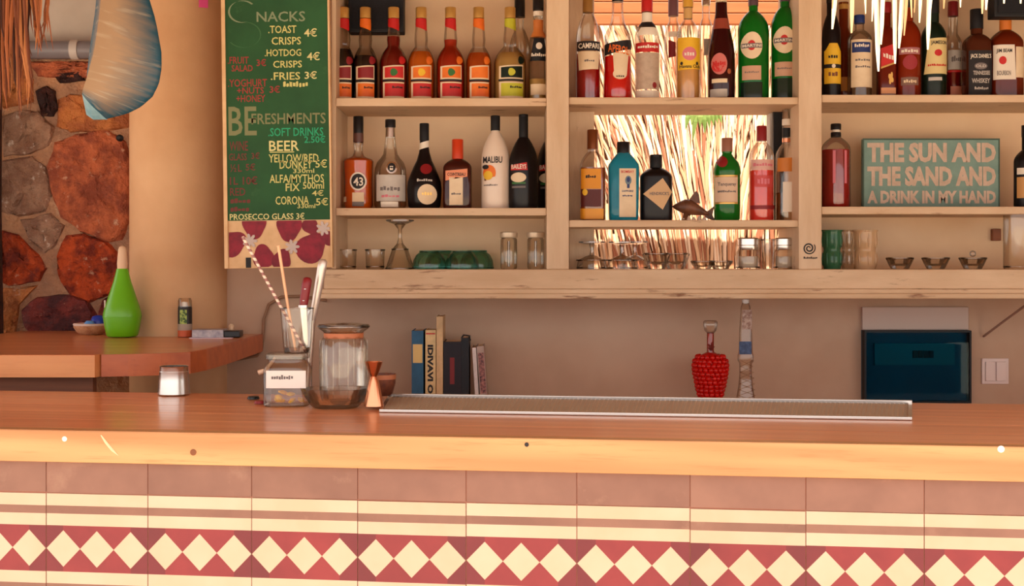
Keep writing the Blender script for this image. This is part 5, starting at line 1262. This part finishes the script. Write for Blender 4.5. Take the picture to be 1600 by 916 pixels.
def lip_pt(t, u):
    a = face_pt(1, t); b0 = side_pt(1, 1); c = (b0[0] + (166 - b0[0]) * t, b0[1] + 8 * min(1, 3 * t), .02 - .01 * t)
    return tuple(a[k] + (c[k] - a[k]) * u for k in range(3))
def shell_panel(fn, rimf, name):
    vs = []; fs = []; ri = []; st = []
    for lay in (0, 1):
        for j in range(NV + 1):
            t = j / NV
            for i in range(NU + 1):
                u = i / NU; px, py, dep = fn(t, u)
                vs.append((X(px, Yt) - X(190, Yt), dep + lay * .005, Z(py, Yt) - Z(187, Yt)))
                ri.append(rimf(t, u)); st.append((u * 1.3, t * 26, lay))
    n = (NU + 1) * (NV + 1)
    for j in range(NV):
        for i in range(NU):
            a = j * (NU + 1) + i; fs += [(a, a + 1, a + NU + 2, a + NU + 1), (n + a, n + a + NU + 1, n + a + NU + 2, n + a + 1)]
    per = [i for i in range(NU + 1)] + [j * (NU + 1) + NU for j in range(1, NV + 1)] + [NV * (NU + 1) + i for i in range(NU - 1, -1, -1)] + [j * (NU + 1) for j in range(NV - 1, 0, -1)]
    for k in range(len(per)):
        a, c = per[k], per[(k + 1) % len(per)]; fs.append((a, n + a, n + c, c))
    o = MB().add(vs, fs).build(name, TEAL, tl, smooth=60)
    at = o.data.attributes.new('rimness', 'FLOAT', 'POINT'); at.data.foreach_set('value', ri)
    at = o.data.attributes.new('streak', 'FLOAT_VECTOR', 'POINT'); at.data.foreach_set('vector', [q for p in st for q in p])
shell_panel(face_pt, lambda t, u: max(u ** 1.6, max(0, (t - .78) / .22) ** 1.1), 'shell_face')
shell_panel(side_pt, lambda t, u: .45 + .6 * u, 'shell_side')
shell_panel(lip_pt, lambda t, u: .5, 'shell_lip')
for o in tl.children:
    if o.name.startswith('shell_lip'): o.data.materials[0] = mat('pale blue lip', (150, 190, 200), .5, c2=(110, 160, 176), scale=30)
MB().tube([(X(178, Yt) - X(190, Yt), 0, Z(-60, Yt) - Z(187, Yt)), (X(180, Yt) - X(190, Yt), .02, 2.50 - Z(187, Yt))], .002, 6).build('cord', INK, tl)

# ================================================================== THATCH FRINGE AND DARK TRUNK
tk = MB().tube([(0, 0, 0), (.01, 0, .8), (-.005, 0, 1.6), (.0, 0, 2.35)], [.06, .06, .062, .06], 16).build('trunk_post', DARKWOOD, None, (-1.806, 4.375, 0), smooth=60); tag(tk, 'dark rough trunk post at the edge beside the stone wall', 'post')
ff = thing('thatch_fringe', 'brown dry palm strands beside the trunk, shade put into their colour', 'thatch', (0, 3.2, Z(-40, 3.2)))
SD = [mat('shade brown strand %d' % i, c, .7) for i, c in enumerate([(150, 82, 42), (112, 58, 32), (186, 118, 70), (66, 34, 24)])]  # browns darkened so the colour itself carries the roof's shade
r2 = random.Random(5)
for i in range(84):
    px = r2.uniform(-40, 46) if i < 68 else r2.uniform(40, 78); py1 = r2.uniform(60, 186) if px < 44 else r2.uniform(40, 90)
    if i == 3: px, py1 = 40, 180
    Yv = 3.2 + r2.uniform(-.06, .06); dx = r2.uniform(-10, 18); w_ = S(r2.uniform(2.5, 7), 3.2)
    pts = [(X(px + dx * t_ * t_, Yv), Yv - 3.2 + .02 * t_ * r2.uniform(-1, 1), Z(-60 + (py1 + 60) * t_, Yv) - Z(-40, 3.2)) for t_ in (0, .3, .6, .85, 1)]
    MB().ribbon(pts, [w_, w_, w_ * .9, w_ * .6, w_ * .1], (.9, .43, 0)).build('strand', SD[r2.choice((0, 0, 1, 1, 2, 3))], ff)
fg = thing('thatch_fringe', 'pale sunlit palm strands hanging at the roof edge over the whisky bottles', 'thatch', (0, 1.47, 2.12))
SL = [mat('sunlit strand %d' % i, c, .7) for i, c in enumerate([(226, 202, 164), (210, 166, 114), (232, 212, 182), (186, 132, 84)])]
strands = [(1320, 1300, 46, 9), (1331, 1330, 52, 8), (1357, 1372, 112, 9), (1383, 1376, 70, 8), (1391, 1398, 100, 8), (1399, 1396, 60, 5), (1420, 1404, 76, 9), (1428, 1412, 56, 6), (1443, 1436, 36, 7), (1452, 1449, 78, 9), (1462, 1452, 30, 6), (1478, 1474, 14, 6), (1497, 1500, 12, 6),
           (1532, 1534, 22, 7), (1546, 1540, 16, 8), (1566, 1568, 6, 8), (1590, 1594, 6, 8), (1410, 1424, 28, 5), (1340, 1352, 22, 5), (1310, 1300, 14, 5), (1370, 1362, 34, 5), (1600, 1610, 10, 8), (1640, 1634, 20, 8), (1437, 1428, 20, 5)]
for k, (a, c, py, w_) in enumerate(strands):
    Yv = 1.47 + r2.uniform(-.02, .01); ww = S(w_, Yv); zt = 2.12
    pts = []
    for t_ in (0, .35, .7, .95, 1):
        z = zt + (Z(py, Yv) - zt) * t_
        px = a + (c - a) * max(0, (t_ - .4) / .6) ** 1.3
        pts.append((X(px, Yv), Yv - 1.47 - .01 * math.sin(t_ * 3), z - 2.12))
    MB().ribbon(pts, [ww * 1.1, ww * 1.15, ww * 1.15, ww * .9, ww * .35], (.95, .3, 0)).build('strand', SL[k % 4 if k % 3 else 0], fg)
